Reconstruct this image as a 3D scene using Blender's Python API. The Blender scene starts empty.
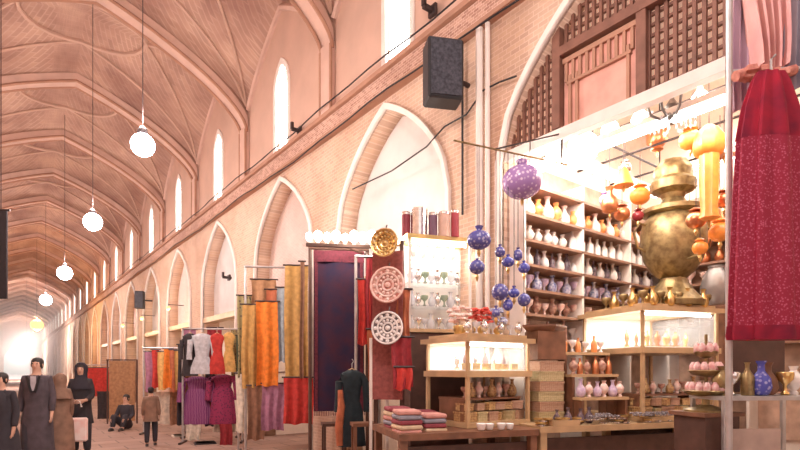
import bpy, bmesh, math, random
from mathutils import Vector, Matrix
random.seed(7)
C = bpy.context.scene.collection
S = bpy.context.scene
PI = math.pi

# ------------------------------------------------------------------ camera, world, exposure
F = 520.0                      # focal length in pixels of the 800 px frame
PHI = math.atan(0.76)          # camera turned right of the corridor direction (+Y)
CAMZ = 1.5
FW = Vector((math.sin(PHI), math.cos(PHI), 0)); RT = Vector((math.cos(PHI), -math.sin(PHI), 0))
cd = bpy.data.cameras.new('camera'); cam = bpy.data.objects.new('camera', cd); C.objects.link(cam)
cam.location = (0, 0, CAMZ); cam.rotation_euler = (PI/2, 0, -PHI)
cd.sensor_width = 36; cd.lens = F/800*36; cd.shift_y = 145/800; cd.clip_end = 400
S.camera = cam
S.view_settings.view_transform = 'Standard'; S.view_settings.look = 'None'
S.view_settings.gamma = 1; S.view_settings.exposure = 0.20; S.view_settings.use_curve_mapping = False
w = bpy.data.worlds.new('sky'); S.world = w; w.use_nodes = True
bg = w.node_tree.nodes['Background']; bg.inputs[0].default_value = (1.0, 0.80, 0.74, 1); bg.inputs[1].default_value = 1.15

def light(name, typ, loc, power, col, size=0.1, rot=None, sy=None, parent=None):
    l = bpy.data.lights.new(name, typ); l.energy = power; l.color = col
    if typ == 'AREA':
        l.size = size
        if sy: l.shape = 'RECTANGLE'; l.size_y = sy
    else: l.shadow_soft_size = size
    o = bpy.data.objects.new(name, l); C.objects.link(o); o.location = loc
    if rot: o.rotation_euler = rot
    if parent: o.parent = parent
    return o

def at(px, py, zc):            # a pixel and a depth give a point of the place
    p = Vector((0, 0, CAMZ)) + FW*zc + RT*((px-400)/F*zc); p.z += (370-py)/F*zc
    return p

# ------------------------------------------------------------------ dimensions of the bazaar
XW = 4.5; XC = 1.47; HW = XW-XC; XL = XC-HW     # right wall, axis, left wall
T0 = 4.0; D = 3.93; NB = 24; TEND = T0+D*NB     # bay spacing along the corridor
ZS = 7.1; RISE = 1.9; ZCOR = 5.88
def wt(px, X=XW):              # distance along the corridor of the wall point seen at a pixel column
    q = 1+0.76**2
    return (F*q/(px-5) - 0.76)*X
def zc_of(X, Y): return Y*math.cos(PHI)+X*math.sin(PHI)

# ------------------------------------------------------------------ materials
MC = {}
def mat(name, col, rough=.6, metal=0, var=.12, scale=8, col2=None, pattern=None, emit=0, ecol=None, bump=0, psc=None, glass=False, sheen=0):
    if name in MC: return MC[name]
    m = bpy.data.materials.new(name); MC[name] = m; m.use_nodes = True
    nt = m.node_tree; N = nt.nodes; L = nt.links; b = N['Principled BSDF']
    b.inputs['Roughness'].default_value = rough; b.inputs['Metallic'].default_value = metal
    if sheen: b.inputs['Sheen Weight'].default_value = sheen
    c1 = (*col, 1); c2 = (*(col2 or tuple(c*(1-var*2) for c in col)), 1)
    tc = N.new('ShaderNodeTexCoord')
    if pattern == 'voronoi':
        t = N.new('ShaderNodeTexVoronoi'); t.inputs['Scale'].default_value = scale; fac = t.outputs['Distance']
    elif pattern == 'wave':
        t = N.new('ShaderNodeTexWave'); t.inputs['Scale'].default_value = scale; t.inputs['Distortion'].default_value = 3; fac = t.outputs['Fac']
    elif pattern == 'checker':
        t = N.new('ShaderNodeTexVoronoi'); t.distance = 'CHEBYCHEV'; t.inputs['Scale'].default_value = scale; t.inputs['Randomness'].default_value = .3; fac = t.outputs['Distance']
    else:
        t = N.new('ShaderNodeTexNoise'); t.inputs['Scale'].default_value = scale; t.inputs['Detail'].default_value = 6; fac = t.outputs['Fac']
    L.new(tc.outputs['Object'], t.inputs['Vector'])
    r = N.new('ShaderNodeValToRGB'); r.color_ramp.elements[0].color = c2; r.color_ramp.elements[1].color = c1
    r.color_ramp.elements[0].position = .3 if pattern != 'voronoi' else .22; r.color_ramp.elements[1].position = .65 if pattern != 'voronoi' else .42
    L.new(fac, r.inputs[0]); L.new(r.outputs[0], b.inputs['Base Color'])
    if emit:
        b.inputs['Emission Color'].default_value = (*(ecol or col), 1); b.inputs['Emission Strength'].default_value = emit
    if bump:
        bp = N.new('ShaderNodeBump'); bp.inputs['Strength'].default_value = bump; L.new(fac, bp.inputs['Height']); L.new(bp.outputs[0], b.inputs['Normal'])
    if glass:
        out = N['Material Output']; tr = N.new('ShaderNodeBsdfTransparent'); tr.inputs[0].default_value = (*glass, 1) if isinstance(glass, tuple) else (.96, .97, .97, 1)
        mx = N.new('ShaderNodeMixShader'); mx.inputs[0].default_value = .15 if not isinstance(glass, tuple) else .5
        L.new(tr.outputs[0], mx.inputs[1]); L.new(b.outputs[0], mx.inputs[2]); L.new(mx.outputs[0], out.inputs[0])
    return m

def brick_mat(name, c1, c2, mortar, sc, axes='uv', bump=.3, bw=.5, rh=.22, stain=None, ms=.02):
    m = bpy.data.materials.new(name); MC[name] = m; m.use_nodes = True
    nt = m.node_tree; N = nt.nodes; L = nt.links; b = N['Principled BSDF']; b.inputs['Roughness'].default_value = .85
    tc = N.new('ShaderNodeTexCoord')
    if axes == 'uv': vec = tc.outputs['UV']
    else:
        sp = N.new('ShaderNodeSeparateXYZ'); cb = N.new('ShaderNodeCombineXYZ'); L.new(tc.outputs['Object'], sp.inputs[0])
        L.new(sp.outputs[axes[0].upper()], cb.inputs[0]); L.new(sp.outputs[axes[1].upper()], cb.inputs[1]); vec = cb.outputs[0]
    br = N.new('ShaderNodeTexBrick'); br.inputs['Scale'].default_value = sc
    br.inputs['Color1'].default_value = (*c1, 1); br.inputs['Color2'].default_value = (*c2, 1); br.inputs['Mortar'].default_value = (*mortar, 1)
    br.inputs['Mortar Size'].default_value = ms; br.inputs['Brick Width'].default_value = bw; br.inputs['Row Height'].default_value = rh
    L.new(vec, br.inputs['Vector'])
    no = N.new('ShaderNodeTexNoise'); no.inputs['Scale'].default_value = .9; no.inputs['Detail'].default_value = 7; L.new(tc.outputs['Object'], no.inputs['Vector'])
    rp = N.new('ShaderNodeValToRGB'); rp.color_ramp.elements[0].position = .35; rp.color_ramp.elements[1].position = .68
    L.new(no.outputs['Fac'], rp.inputs[0])
    mx = N.new('ShaderNodeMix'); mx.data_type = 'RGBA'; mx.blend_type = 'MULTIPLY'; mx.inputs[0].default_value = 1
    rp.color_ramp.elements[0].color = (*(stain or (.8, .74, .72)), 1); rp.color_ramp.elements[1].color = (1, 1, 1, 1)
    L.new(br.outputs['Color'], mx.inputs[6]); L.new(rp.outputs[0], mx.inputs[7]); L.new(mx.outputs[2], b.inputs['Base Color'])
    bp = N.new('ShaderNodeBump'); bp.inputs['Strength'].default_value = bump; bp.inputs['Distance'].default_value = .02
    L.new(br.outputs['Fac'], bp.inputs['Height']); bp.invert = True; L.new(bp.outputs[0], b.inputs['Normal'])
    return m

M_ceil = brick_mat('vault_brick', (.62, .405, .305), (.52, .335, .26), (.65, .45, .35), 2.2, 'uv', .18, bw=.55, rh=.16, stain=(.60, .52, .54))
M_wall = brick_mat('wall_brick', (.70, .51, .38), (.58, .41, .32), (.77, .60, .48), 4, 'yz', .3, stain=(.82, .72, .66))
M_upper = mat('pink_plaster', (.63, .425, .335), .85, var=.07, scale=1.6, bump=.15)
M_rib = mat('rib_plaster', (.66, .45, .37), .85, var=.08, scale=3, bump=.2)
M_ribdark = mat('brown_rib_edge', (.46, .25, .17), .85, var=.1, scale=3)
M_corn = brick_mat('cornice_brick', (.36, .19, .14), (.62, .40, .31), (.76, .56, .46), 6, 'yz', .5)
M_white = mat('white_trim', (.86, .78, .72), .6, var=.06, scale=5)
M_niche = brick_mat('niche_tile', (.76, .60, .54), (.64, .47, .42), (.88, .76, .70), 7, 'yz', .4, ms=.04)
M_grey = mat('pale_grey_plaster', (.72, .68, .66), .8, var=.08, scale=2)
M_floor = brick_mat('stone_floor', (.42, .28, .22), (.34, .22, .18), (.22, .15, .12), 1.2, 'xy', .3, bw=.9, rh=.6)
M_wood = mat('brown_wood', (.25, .11, .06), .5, var=.22, scale=7)
M_lwood = mat('light_wood', (.60, .40, .22), .45, var=.14, scale=5)
M_dwood = mat('dark_wood', (.11, .05, .035), .55, var=.2, scale=8)
M_lat = mat('lattice_wood', (.24, .11, .075), .6, var=.15, scale=9)
M_amber = mat('amber_glass_glow', (.95, .68, .50), .4, col2=(.55, .32, .22), emit=.38, ecol=(1, .62, .45), scale=9)  # weak glow put into the material so the panes look lit from behind
M_pinkp = mat('pink_panel', (.80, .42, .34), .6, var=.12, scale=6)
M_day = mat('daylight_pane', (1, 1, 1), .4, emit=7, ecol=(1, .95, .90))
M_lamp = mat('lamp_glass', (1, 1, 1), .3, emit=38, ecol=(.90, .88, 1.0))
M_lampo = mat('amber_lamp_glass', (1, .7, .3), .3, emit=2.2, ecol=(1, .50, .14))
M_bulb = mat('warm_bulb', (1, 1, .9), .3, emit=26, ecol=(1, .92, .80))
M_tube = mat('fluorescent_tube', (1, 1, 1), .3, emit=12, ecol=(1, .97, .93))
M_black = mat('black_plastic', (.02, .02, .025), .5, var=.1)
M_grille = mat('speaker_grille', (.02, .02, .03), .7, col2=(.07, .07, .09), scale=30)
M_iron = mat('dark_iron', (.07, .05, .05), .5, metal=.4)
M_steel = mat('steel', (.62, .60, .60), .35, metal=.7)
M_gold = mat('gold_metal', (.85, .60, .25), .28, metal=1, var=.15, scale=14)
M_brass = mat('aged_brass', (.40, .30, .14), .38, metal=.6, col2=(.17, .11, .05), scale=14, bump=.25)
M_copper = mat('copper', (.80, .33, .16), .3, metal=.9, var=.15, scale=12)
M_silver = mat('silver', (.85, .82, .80), .2, metal=1, var=.1, scale=20)
M_glass = mat('clear_glass', (.9, .92, .95), .08, glass=True)
M_crystal = mat('cut_crystal', (.93, .93, .95), .1, glass=(.85, .86, .9))
M_blue = mat('cobalt_glass', (.08, .09, .42), .15, col2=(.35, .35, .65), scale=30, pattern='voronoi')
M_cream = mat('cream_paint', (.86, .74, .65), .6, var=.05)
M_porc = mat('white_porcelain', (.90, .86, .84), .25, var=.05)

# ------------------------------------------------------------------ mesh helpers
def add_box(bm, c, s, rz=0, rx=0, ry=0, bev=0):
    r = bmesh.ops.create_cube(bm, size=1)
    vs = r['verts']
    bmesh.ops.scale(bm, vec=s, verts=vs)
    if bev:
        es = list({e for v in vs for e in v.link_edges})
        bmesh.ops.bevel(bm, geom=es, offset=bev, segments=1, affect='EDGES'); vs = [v for v in bm.verts if v.tag is False and v in bm.verts] if False else None
    if vs is None:
        vs = [v for v in bm.verts if not v.tag]
    mt = Matrix.Translation(c) @ Matrix.Rotation(rz, 4, 'Z') @ Matrix.Rotation(ry, 4, 'Y') @ Matrix.Rotation(rx, 4, 'X')
    bmesh.ops.transform(bm, matrix=mt, verts=vs)
    for v in bm.verts: v.tag = True
def box(c, s, **k):
    bm = bmesh.new(); add_box(bm, c, s, **k); return bm
def boxes(lst):
    bm = bmesh.new()
    for c, s in lst: add_box(bm, c, s)
    return bm
def add_lathe(bm, prof, seg=20, c=(0, 0, 0), flute=0, nf=12, sx=1, sy=1):
    rings = []
    for r, z in prof:
        ring = []
        for i in range(seg):
            a = 2*PI*i/seg; rr = max(r, .0005)*(1+flute*math.cos(nf*a))
            ring.append(bm.verts.new((c[0]+rr*sx*math.cos(a), c[1]+rr*sy*math.sin(a), c[2]+z)))
        rings.append(ring)
    for a, b in zip(rings, rings[1:]):
        for i in range(seg):
            bm.faces.new((a[i], a[(i+1) % seg], b[(i+1) % seg], b[i]))
    bm.faces.new(list(reversed(rings[0]))); bm.faces.new(rings[-1])
    for v in bm.verts: v.tag = True
def lathe(prof, seg=20, **k):
    bm = bmesh.new(); add_lathe(bm, prof, seg, **k); return bm
def add_tube(bm, pts, r, seg=8, closed=False):
    pts = [Vector(p) for p in pts]; rings = []
    n = len(pts)
    for i, p in enumerate(pts):
        d = (pts[(i+1) % n]-pts[i-1]) if closed else (pts[min(i+1, n-1)]-pts[max(i-1, 0)])
        d.normalize(); up = Vector((0, 0, 1)) if abs(d.z) < .9 else Vector((1, 0, 0))
        u = d.cross(up).normalized(); v = d.cross(u).normalized()
        rr = r[i] if isinstance(r, (list, tuple)) else r
        rings.append([bm.verts.new(p+u*rr*math.cos(2*PI*k/seg)+v*rr*math.sin(2*PI*k/seg)) for k in range(seg)])
    pr = list(zip(rings, rings[1:])) + ([(rings[-1], rings[0])] if closed else [])
    for a, b in pr:
        for k in range(seg): bm.faces.new((a[k], a[(k+1) % seg], b[(k+1) % seg], b[k]))
    if not closed: bm.faces.new(list(reversed(rings[0]))); bm.faces.new(rings[-1])
    for v in bm.verts: v.tag = True
def tube(pts, r, seg=8, closed=False):
    bm = bmesh.new(); add_tube(bm, pts, r, seg, closed); return bm
def fill(outer, holes, depth):
    cu = bpy.data.curves.new('t', 'CURVE'); cu.dimensions = '2D'; cu.fill_mode = 'BOTH'; cu.extrude = depth/2
    for loop in [outer]+holes:
        sp = cu.splines.new('POLY'); sp.points.add(len(loop)-1); sp.use_cyclic_u = True
        for p, q in zip(sp.points, loop): p.co = (q[0], q[1], 0, 1)
    o = bpy.data.objects.new('t', cu); C.objects.link(o); bpy.context.view_layer.update()
    me = bpy.data.meshes.new_from_object(o.evaluated_get(bpy.context.evaluated_depsgraph_get()))
    bpy.data.objects.remove(o); bpy.data.curves.remove(cu)
    bm = bmesh.new(); bm.from_mesh(me); bpy.data.meshes.remove(me)
    bmesh.ops.remove_doubles(bm, verts=bm.verts, dist=1e-5)
    for v in bm.verts: v.tag = True
    return bm
def wallify(bm, x0):           # local (u, v, w) becomes (x0+w, u, v): a panel standing in the wall plane
    bmesh.ops.transform(bm, matrix=Matrix(((0, 0, 1, x0), (1, 0, 0, 0), (0, 1, 0, 0), (0, 0, 0, 1))), verts=bm.verts); return bm

def obj(name, bm, m, parent=None, loc=(0, 0, 0), rz=0, smooth=False):
    bmesh.ops.recalc_face_normals(bm, faces=bm.faces)
    if smooth:
        for f in bm.faces: f.smooth = True
    me = bpy.data.meshes.new(name); bm.to_mesh(me); bm.free()
    if isinstance(m, (list, tuple)):
        for k in m: me.materials.append(k)
    else: me.materials.append(m)
    o = bpy.data.objects.new(name, me); C.objects.link(o); o.location = loc; o.rotation_euler = (0, 0, rz)
    if smooth and hasattr(me, 'set_sharp_from_angle'): me.set_sharp_from_angle(angle=math.radians(50))
    if parent: o.parent = parent
    return o
def tag(o, label, cat, group=None, kind=None):
    o['label'] = label; o['category'] = cat
    if group: o['group'] = group
    if kind: o['kind'] = kind
    return o
def thing(name, label, cat, loc=(0, 0, 0), rz=0, group=None):
    o = bpy.data.objects.new(name, None); C.objects.link(o); o.location = loc; o.rotation_euler = (0, 0, rz); o.empty_display_size = .1
    return tag(o, label, cat, group)
def struct(name, bm, m, label=None, parent=None, smooth=False):
    o = obj(name, bm, m, parent, smooth=smooth)
    if not parent: o['kind'] = 'structure'
    if label and not parent: o['label'] = label; o['category'] = name.split('_')[0]
    return o
KIDS = {}
def kids(o): return [c for c in C.objects if c.parent is o]
def dup(root, loc, rz=None, label=None, group=None, scale=None, m=None):
    def cp(o, parent):
        c = o.copy(); C.objects.link(c)
        if parent: c.parent = parent
        for k in kids(o): cp(k, c)
        return c
    r = cp(root, None); r.location = loc
    if rz is not None: r.rotation_euler = (0, 0, rz)
    if label: r['label'] = label
    if group: r['group'] = group
    if scale: r.scale = (scale,)*3
    return r

# ------------------------------------------------------------------ structure
def arch(t, hw, zs, za, n=14):     # pointed arch outline from right springing over the apex to the left one
    pts = []
    for k in range(2*n+1):
        u = k/n-1                   # -1..1
        o = abs(u); g = .62*math.sqrt(max(0, 1-o*o))+.38*(1-o)
        pts.append((t-u*hw, zs+(za-zs)*g))
    return pts
def a_(o): o = min(1, abs(o)); return .5*math.sqrt(max(0, 1-o*o))+.5*(1-o)

struct('floor', box((1.5, TEND/2-3, -.05), (16, TEND+14, .1)), M_floor, 'worn stone paving of the covered bazaar alley')

NICHE = []                          # (centre, half width, spring, apex)
NICHE.append((2.02, 1.98, 3.85, 5.72))
for k in range(NB): NICHE.append((T0+D*(k+.5)+.28*(k == 0), 1.34, 3.8, 5.35))
def cut(n, z0=.0):
    t, hw, zs, za = n
    return [(t+hw, z0)] + arch(t, hw, zs, za) + [(t-hw, z0)]
def facade(X, side, name, with_shop):
    ns = NICHE if with_shop else NICHE[1:]
    # one outline running along the ground and up around every arch
    out = [(-3, 0)]
    for n in ns: out += list(reversed(cut(n)))
    out += [(TEND, 0), (TEND, ZCOR), (-3, ZCOR)]
    bm = wallify(fill(out, [], .45), X+.225*side)
    return struct(name, bm, M_wall, 'brick lower wall with pointed shop arches')
facade(XW, 1, 'wall_right', True)
facade(XL, -1, 'wall_left', False)
WIN = [(T0+D*(k+.5), .33, 5.92, 7.35, 7.78) for k in range(NB)]
for X, sd, nm in ((XW, 1, 'wall_right'), (XL, -1, 'wall_left')):
    holes = [[(t+h, z0)]+arch(t, h, z1, z2, 6)+[(t-h, z0)] for t, h, z0, z1, z2 in WIN]
    bm = wallify(fill([(T0-.35, ZCOR), (TEND, ZCOR), (TEND, 9.4), (T0-.35, 9.4)], holes, .30), X+.15*sd)
    struct(nm, bm, M_upper, 'plastered upper wall with tall narrow windows')
# windows
def window(n, t, h, z0, z1, z2, X, sd):
    pane = wallify(fill([(t+h, z0)]+arch(t, h, z1, z2, 6)+[(t-h, z0)], [], .02), X+.10*sd)
    o = bpy.data.objects.new('window_%d' % n, None); C.objects.link(o); o['kind'] = 'structure'
    p = struct('window_pane', pane, M_day, parent=o)
    fr = fill([(t+h+.05, z0-.06)]+arch(t, h+.05, z1, z2+.08, 6)+[(t-h-.05, z0-.06)], [[(t+h-.03, z0+.03)]+arch(t, h-.03, z1, z2-.05, 6)+[(t-h+.03, z0+.03)]], .06)
    wallify(fr, X+.0*sd)
    for kz in range(3): add_box(fr, (X+.03*sd, t, z1-.02+kz*.14), (.03, 2*h*(1-.28*kz), .022))
    for ky in (-1, 0, 1): add_box(fr, (X+.03*sd, t+ky*.15, z1+.12), (.03, .022, .3))
    struct('window_frame', fr, M_white, parent=o)
    return o
for k, wn in enumerate(WIN): window(k+1, *wn, XW, 1)
for k, wn in enumerate(WIN[:8]): window(NB+k+1, *wn, XL, -1)
# vaults: one shallow domed bay after the other
def vz(x, y):                       # x across -1..1, y along -1..1
    return RISE*(a_(x)+a_(y)-.68*a_(x)*a_(y))
for k in range(NB):
    bm = bmesh.new(); uvl = bm.loops.layers.uv.new('uv'); n = 18 if k < 6 else 8
    tc = T0+D*(k+.5); g = []
    for i in range(n+1):
        xx = -math.cos(PI*i/n); row = []
        for j in range(n+1):
            yy = -math.cos(PI*j/n)
            row.append(bm.verts.new((XC+xx*HW, tc+yy*D/2, ZS+vz(xx, yy))))
        g.append(row)
    for i in range(n):
        for j in range(n):
            f = bm.faces.new((g[i][j], g[i+1][j], g[i+1][j+1], g[i][j+1])); f.smooth = True
            for l in f.loops:
                v = l.vert.co; l[uvl].uv = ((v.y-tc), (v.x-XC)*.8+(v.z-ZS)*(1 if v.x > XC else -1))
    me = bpy.data.meshes.new('ceiling'); bmesh.ops.solidify(bm, geom=bm.faces[:], thickness=.12) if False else None
    bm.to_mesh(me); bm.free(); me.materials.append(M_ceil)
    o = bpy.data.objects.new('ceiling', me); C.objects.link(o); o['kind'] = 'structure'
    so = o.modifiers.new('thick', 'SOLIDIFY'); so.thickness = .15; so.offset = 1 if me.polygons[0].normal.z > 0 else -1
# transverse ribs + thin edge mouldings
TRIM = [0]
def trim(bm, m, smooth=False):
    TRIM[0] += 1; return struct('trim_%d' % TRIM[0], bm, m, smooth=smooth)
for k in range(NB+1):
    t = T0+D*k; wdt = .17
    def ribz(x): return ZS+RISE*a_(x)
    bm = bmesh.new(); n = 28; prev = None
    xs = [-math.cos(PI*i/n) for i in range(n+1)]
    for x in xs:
        X = XC+x*(HW-.02); z = ribz(x)
        q = [bm.verts.new((X, t-wdt, z-.10)), bm.verts.new((X, t+wdt, z-.10)), bm.verts.new((X, t+wdt, z+.12)), bm.verts.new((X, t-wdt, z+.12))]
        if prev:
            for a in range(4): bm.faces.new((prev[a], prev[(a+1) % 4], q[(a+1) % 4], q[a]))
        prev = q
    for v in bm.verts: v.tag = True
    for X in (XW-.05, XL+.05): add_box(bm, (X, t, (ZCOR+ZS)/2+.02), (.1, .34, ZS-ZCOR))
    trim(bm, M_rib)
    if k < 12:
        bm = bmesh.new()
        for s in (-1, 1):
            add_tube(bm, [(XC+x*(HW-.06), t+s*(wdt+.01), ribz(x)-.10) for x in xs], .035, 5)
            for X in (XW-.09, XL+.09): add_tube(bm, [(X, t+s*(wdt+.01), ZCOR), (X, t+s*(wdt+.01), ZS-.05)], .03, 5)
        trim(bm, M_ribdark)
# star ribs and wall-arch mouldings in every near bay
for k in range(10):
    tc = T0+D*(k+.5); bm = bmesh.new()
    for sx in (-1, 1):
        for sy in (-1, 1):
            for (ex, ey) in ((0, .42), (.42, 0)):
                pts = []
                for i in range(13):
                    f = i/12; x = sx*((1-f)*.985+f*ex); y = sy*((1-f)*.94+f*ey)
                    pts.append((XC+x*HW, tc+y*D/2, ZS+vz(x, y)-.03))
                add_tube(bm, pts, .035, 5)
    dm = []
    for i in range(24):
        a = 2*PI*i/24; x = .42*math.cos(a); y = .42*math.sin(a); dm.append((XC+x*HW, tc+y*D/2, ZS+vz(x, y)-.03))
    add_tube(bm, dm, .05, 5, closed=True)
    trim(bm, M_upper, True)
    bm = bmesh.new()
    for X in (XW-.03, XL+.03):
        add_tube(bm, [(X, tc+y*D/2, ZS+RISE*a_(y)-.12) for y in [-math.cos(PI*i/20)*.9 for i in range(21)]], .06, 6)
    trim(bm, M_rib, True)
# cornice: two projecting brick courses, the strip between patterned
for X, sd in ((XW, -1), (XL, 1)):
    y0, y1 = (-3, TEND) if X == XW else (T0, TEND)
    trim(boxes([((X+sd*.04, (y0+y1)/2, ZCOR-.17), (.08, y1-y0, .26))]), M_corn)
    trim(boxes([((X+sd*.07, (y0+y1)/2, ZCOR), (.14, y1-y0, .07)), ((X+sd*.06, (y0+y1)/2, ZCOR-.34), (.12, y1-y0, .05))]), M_ribdark)
# arch outlines (pale voussoir band) and niche backs
for i, n in enumerate(NICHE[:14]):
    t, hw, zs, za = n
    fz = 1.2 if i else .9
    band = fill([(t+hw+.06, fz)]+arch(t, hw+.06, zs, za+.09)+[(t-hw-.06, fz), (t-hw, fz)]+list(reversed(arch(t, hw, zs, za)))+[(t+hw, fz)], [], .08)
    trim(wallify(band, XW-.02), M_white)
for i, n in enumerate(NICHE[1:]):
    t, hw, zs, za = n
    m = [M_grey, M_niche, M_grey, M_niche][i % 4]
    trim(wallify(fill([(t+hw+.1, 2.9)]+arch(t, hw+.1, zs, za+.1)+[(t-hw-.1, 2.9)], [], .06), XW+.33), m)
    if i < 8:
        bm = boxes([((XW+.14, t, 2.9), (.3, 2*hw, .14))])
        trim(bm, M_lwood)
    # shop room behind each niche, walls and ceiling in one shell
    if i < 10:
        bm = boxes([((XW+1.7, t, 1.5), (.1, 2*hw+.3, 3)), ((XW+1.1, t-hw-.1, 1.5), (1.3, .1, 3)), ((XW+1.1, t+hw+.1, 1.5), (1.3, .1, 3)), ((XW+1.1, t, 2.99), (1.3, 2*hw+.3, .08))])
        trim(bm, M_cream)
for n in NICHE[11:]:
    t, hw, zs, za = n; trim(box((XW+.4, t, 1.5), (.06, 2*hw+.1, 3)), M_wood)
for n in NICHE[1:]:
    t, hw, zs, za = n; trim(wallify(fill([(t+hw+.05, 0)]+arch(t, hw+.05, zs, za+.05)+[(t-hw-.05, 0)], [], .06), XL-.35), M_niche)
# far end wall with its bright gateway
ew = fill([(XL, 0), (XC-1.6, 0)]+list(reversed(arch(XC, 1.6, 3.2, 5.2)))+[(XC+1.6, 0), (XW, 0), (XW, 9.6), (XL, 9.6)], [], .4)
bmesh.ops.transform(ew, matrix=Matrix.Translation((0, TEND, 0)) @ Matrix.Rotation(PI/2, 4, 'X'), verts=ew.verts)
struct('wall_far', ew, M_upper, 'end wall of the bazaar with a tall gateway')
# shop room shell of the first arch
SX1 = 8.1; SY0, SY1 = .05, 4.2
struct('wall_shop', boxes([((SX1, 2.1, 2.9), (.1, 4.4, 5.8)), ((6.5, SY1+.1, 2.9), (3.1, .1, 5.8)), ((6.5, SY0-.1, 2.9), (3.1, .1, 5.8))]), M_cream, 'cream interior walls of the lit gift shop')
struct('ceiling', box((6.52, 2.1, 5.75), (3.1, 4.3, .1)), M_cream)

# ------------------------------------------------------------------ lamps of the alley
def globe(X, Y, z, m, label, power, col, r=.15):
    t = thing('hanging_lamp', label, 'lamp', (X, Y, z), 0)
    obj('globe', lathe([(r*math.sin(a), -r*math.cos(a)) for a in [PI*i/12 for i in range(13)]], 20), m, t, smooth=True)
    obj('cap', lathe([(.07, r-.01), (.06, r+.06), (.02, r+.1)], 12), M_iron, t)
    xx = (X-XC)/HW; kk = (Y-T0)/D; yy = (kk-math.floor(kk))*2-1
    top = ZS+vz(xx, yy) if Y > T0 else 9.0
    obj('cord', tube([(0, 0, r+.08), (0, 0, top-z)], .006, 5), M_iron, t)
    l = light('lamp_light', 'POINT', (0, 0, -r-.08), power, col, .12, parent=t)
    light('lamp_light', 'POINT', (0, 0, r+.22), power*.6, col, .12, parent=t)
    return t
LCOL = (1.0, .84, .77)
names = ['first and largest', 'second', 'third', 'fourth']
for i, (px, py) in enumerate([(143, 145), (93, 222), (65, 273), (46, 300)]):
    Y = wt(px, XC); z = CAMZ+(370-py)/F*zc_of(XC, Y)
    globe(XC, Y, z, M_lamp, 'glowing white globe lamp hanging under the vault, %s from the front' % names[i], 190, LCOL, .15+.03*i)
Y = wt(37, XC); globe(XC, Y, CAMZ+(370-325)/F*zc_of(XC, Y), M_lampo, 'amber globe lamp hanging under the vault beyond the white ones', 420, (1, .6, .3), .32)
Y = wt(27, XC); globe(XC, Y, CAMZ+(370-343)/F*zc_of(XC, Y), M_lamp, 'white globe lamp below the amber one, deep in the alley', 1100, LCOL, .3)
Y = 88; globe(XC, Y, 4.0, M_lamp, 'farthest white globe lamp near the end gateway', 2200, LCOL, .42)
globe(XC, 2.2, 5.0, M_lamp, 'globe lamp added out of view to light the gift shop front', 130, LCOL, .15)  # extra lamp outside the view, added for its light

# ------------------------------------------------------------------ cables, pipes and wall fittings
for i, (zz, dz) in enumerate(((ZCOR+.10, .05), (ZCOR-.42, .07))):
    pts = [(XW-.17, y, zz+dz*.5*math.sin(y*1.1+i)+.015*math.sin(y*3.3)) for y in [2+.5*j for j in range(90)]]
    tag(obj('cable', tube(pts, .012, 5), M_black), ['black cable running along the top of the cornice', 'black cable sagging below the cornice'][i], 'cable')
pts = [(XW-.06, wt(px), CAMZ+(370-py)/F*zc_of(XW, wt(px))) for px, py in ((356, 190), (395, 172), (430, 148), (448, 128), (470, 116), (487, 92), (503, 84), (520, 78))]
tag(obj('cable', tube(pts, .011, 5), M_black), 'black cable looping from the first niche to the shop arch', 'cable')
for px, r, lab in ((484, .045, 'pale vertical pipe on the pillar left of the shop'), (492, .03, 'thin pale conduit beside the pipe on the pillar')):
    tag(obj('pipe', tube([(XW-.07, wt(px), 1.0), (XW-.07, wt(px), 5.5)], r, 8), M_white), lab, 'pipe')
tag(obj('conduit', tube([(XW-.04, wt(465), 3.4), (XW-.04, wt(465), 5.6)], .014, 6), M_black), 'thin black upright wire beside the large speaker', 'wire')
def speaker(px, py, w, h, d, label, rz=-.45):
    Y = wt(px, XW-.42); p = Vector((XW-.42, Y, CAMZ+(370-py)/F*zc_of(XW-.42, Y)))
    t = thing('loudspeaker', label, 'speaker', p, rz)
    bm = bmesh.new(); add_box(bm, (0, 0, 0), (w, d, h), bev=.02); obj('cabinet', bm, M_black, t)
    obj('grille', box((0, -d/2-.008, 0), (w*.86, .016, h*.9)), M_grille, t)
    obj('bracket', tube([(0, 0, 0), (.44*math.cos(rz), -.44*math.sin(rz), 0)], .03, 8), M_iron, t)
    return t
speaker(443, 74, .42, .70, .28, 'large black loudspeaker mounted on the wall right of the first niche')
speaker(140, 300, .32, .66, .26, 'small black loudspeaker on the far wall above the hanging clothes')
for px, py, lab in ((303, 132, 'black hook fitting on the cornice left of the second pilaster'), (437, 13, 'black hook fitting high on the wall above the loudspeaker'), (232, 278, 'small black lamp bracket on the wall above the clothes rack')):
    Y = wt(px); p = (XW-.12, Y, CAMZ+(370-py)/F*zc_of(XW, Y))
    tag(obj('wall_hook', boxes([((0, 0, 0), (.22, .05, .06)), ((-.1, 0, .06), (.05, .05, .12)), ((.05, 0, 0), (.04, .14, .14))]), M_iron, loc=p), lab, 'hook')
# dark banner at the left edge of the view
p = at(1, 255, 9.5)
t = thing('hanging_banner', 'narrow dark banner hanging in the alley at the left', 'banner', p, -.6)
obj('cloth', box((0, 0, 0), (.22, .03, 1.6)), mat('black_cloth', (.03, .025, .03), .9), t)
obj('rod', tube([(-.16, 0, .82), (.16, 0, .82)], .02, 6), M_iron, t)
obj('cord', tube([(0, 0, .82), (0, 0, 8.3-p.z)], .008, 5), M_iron, t)

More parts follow.
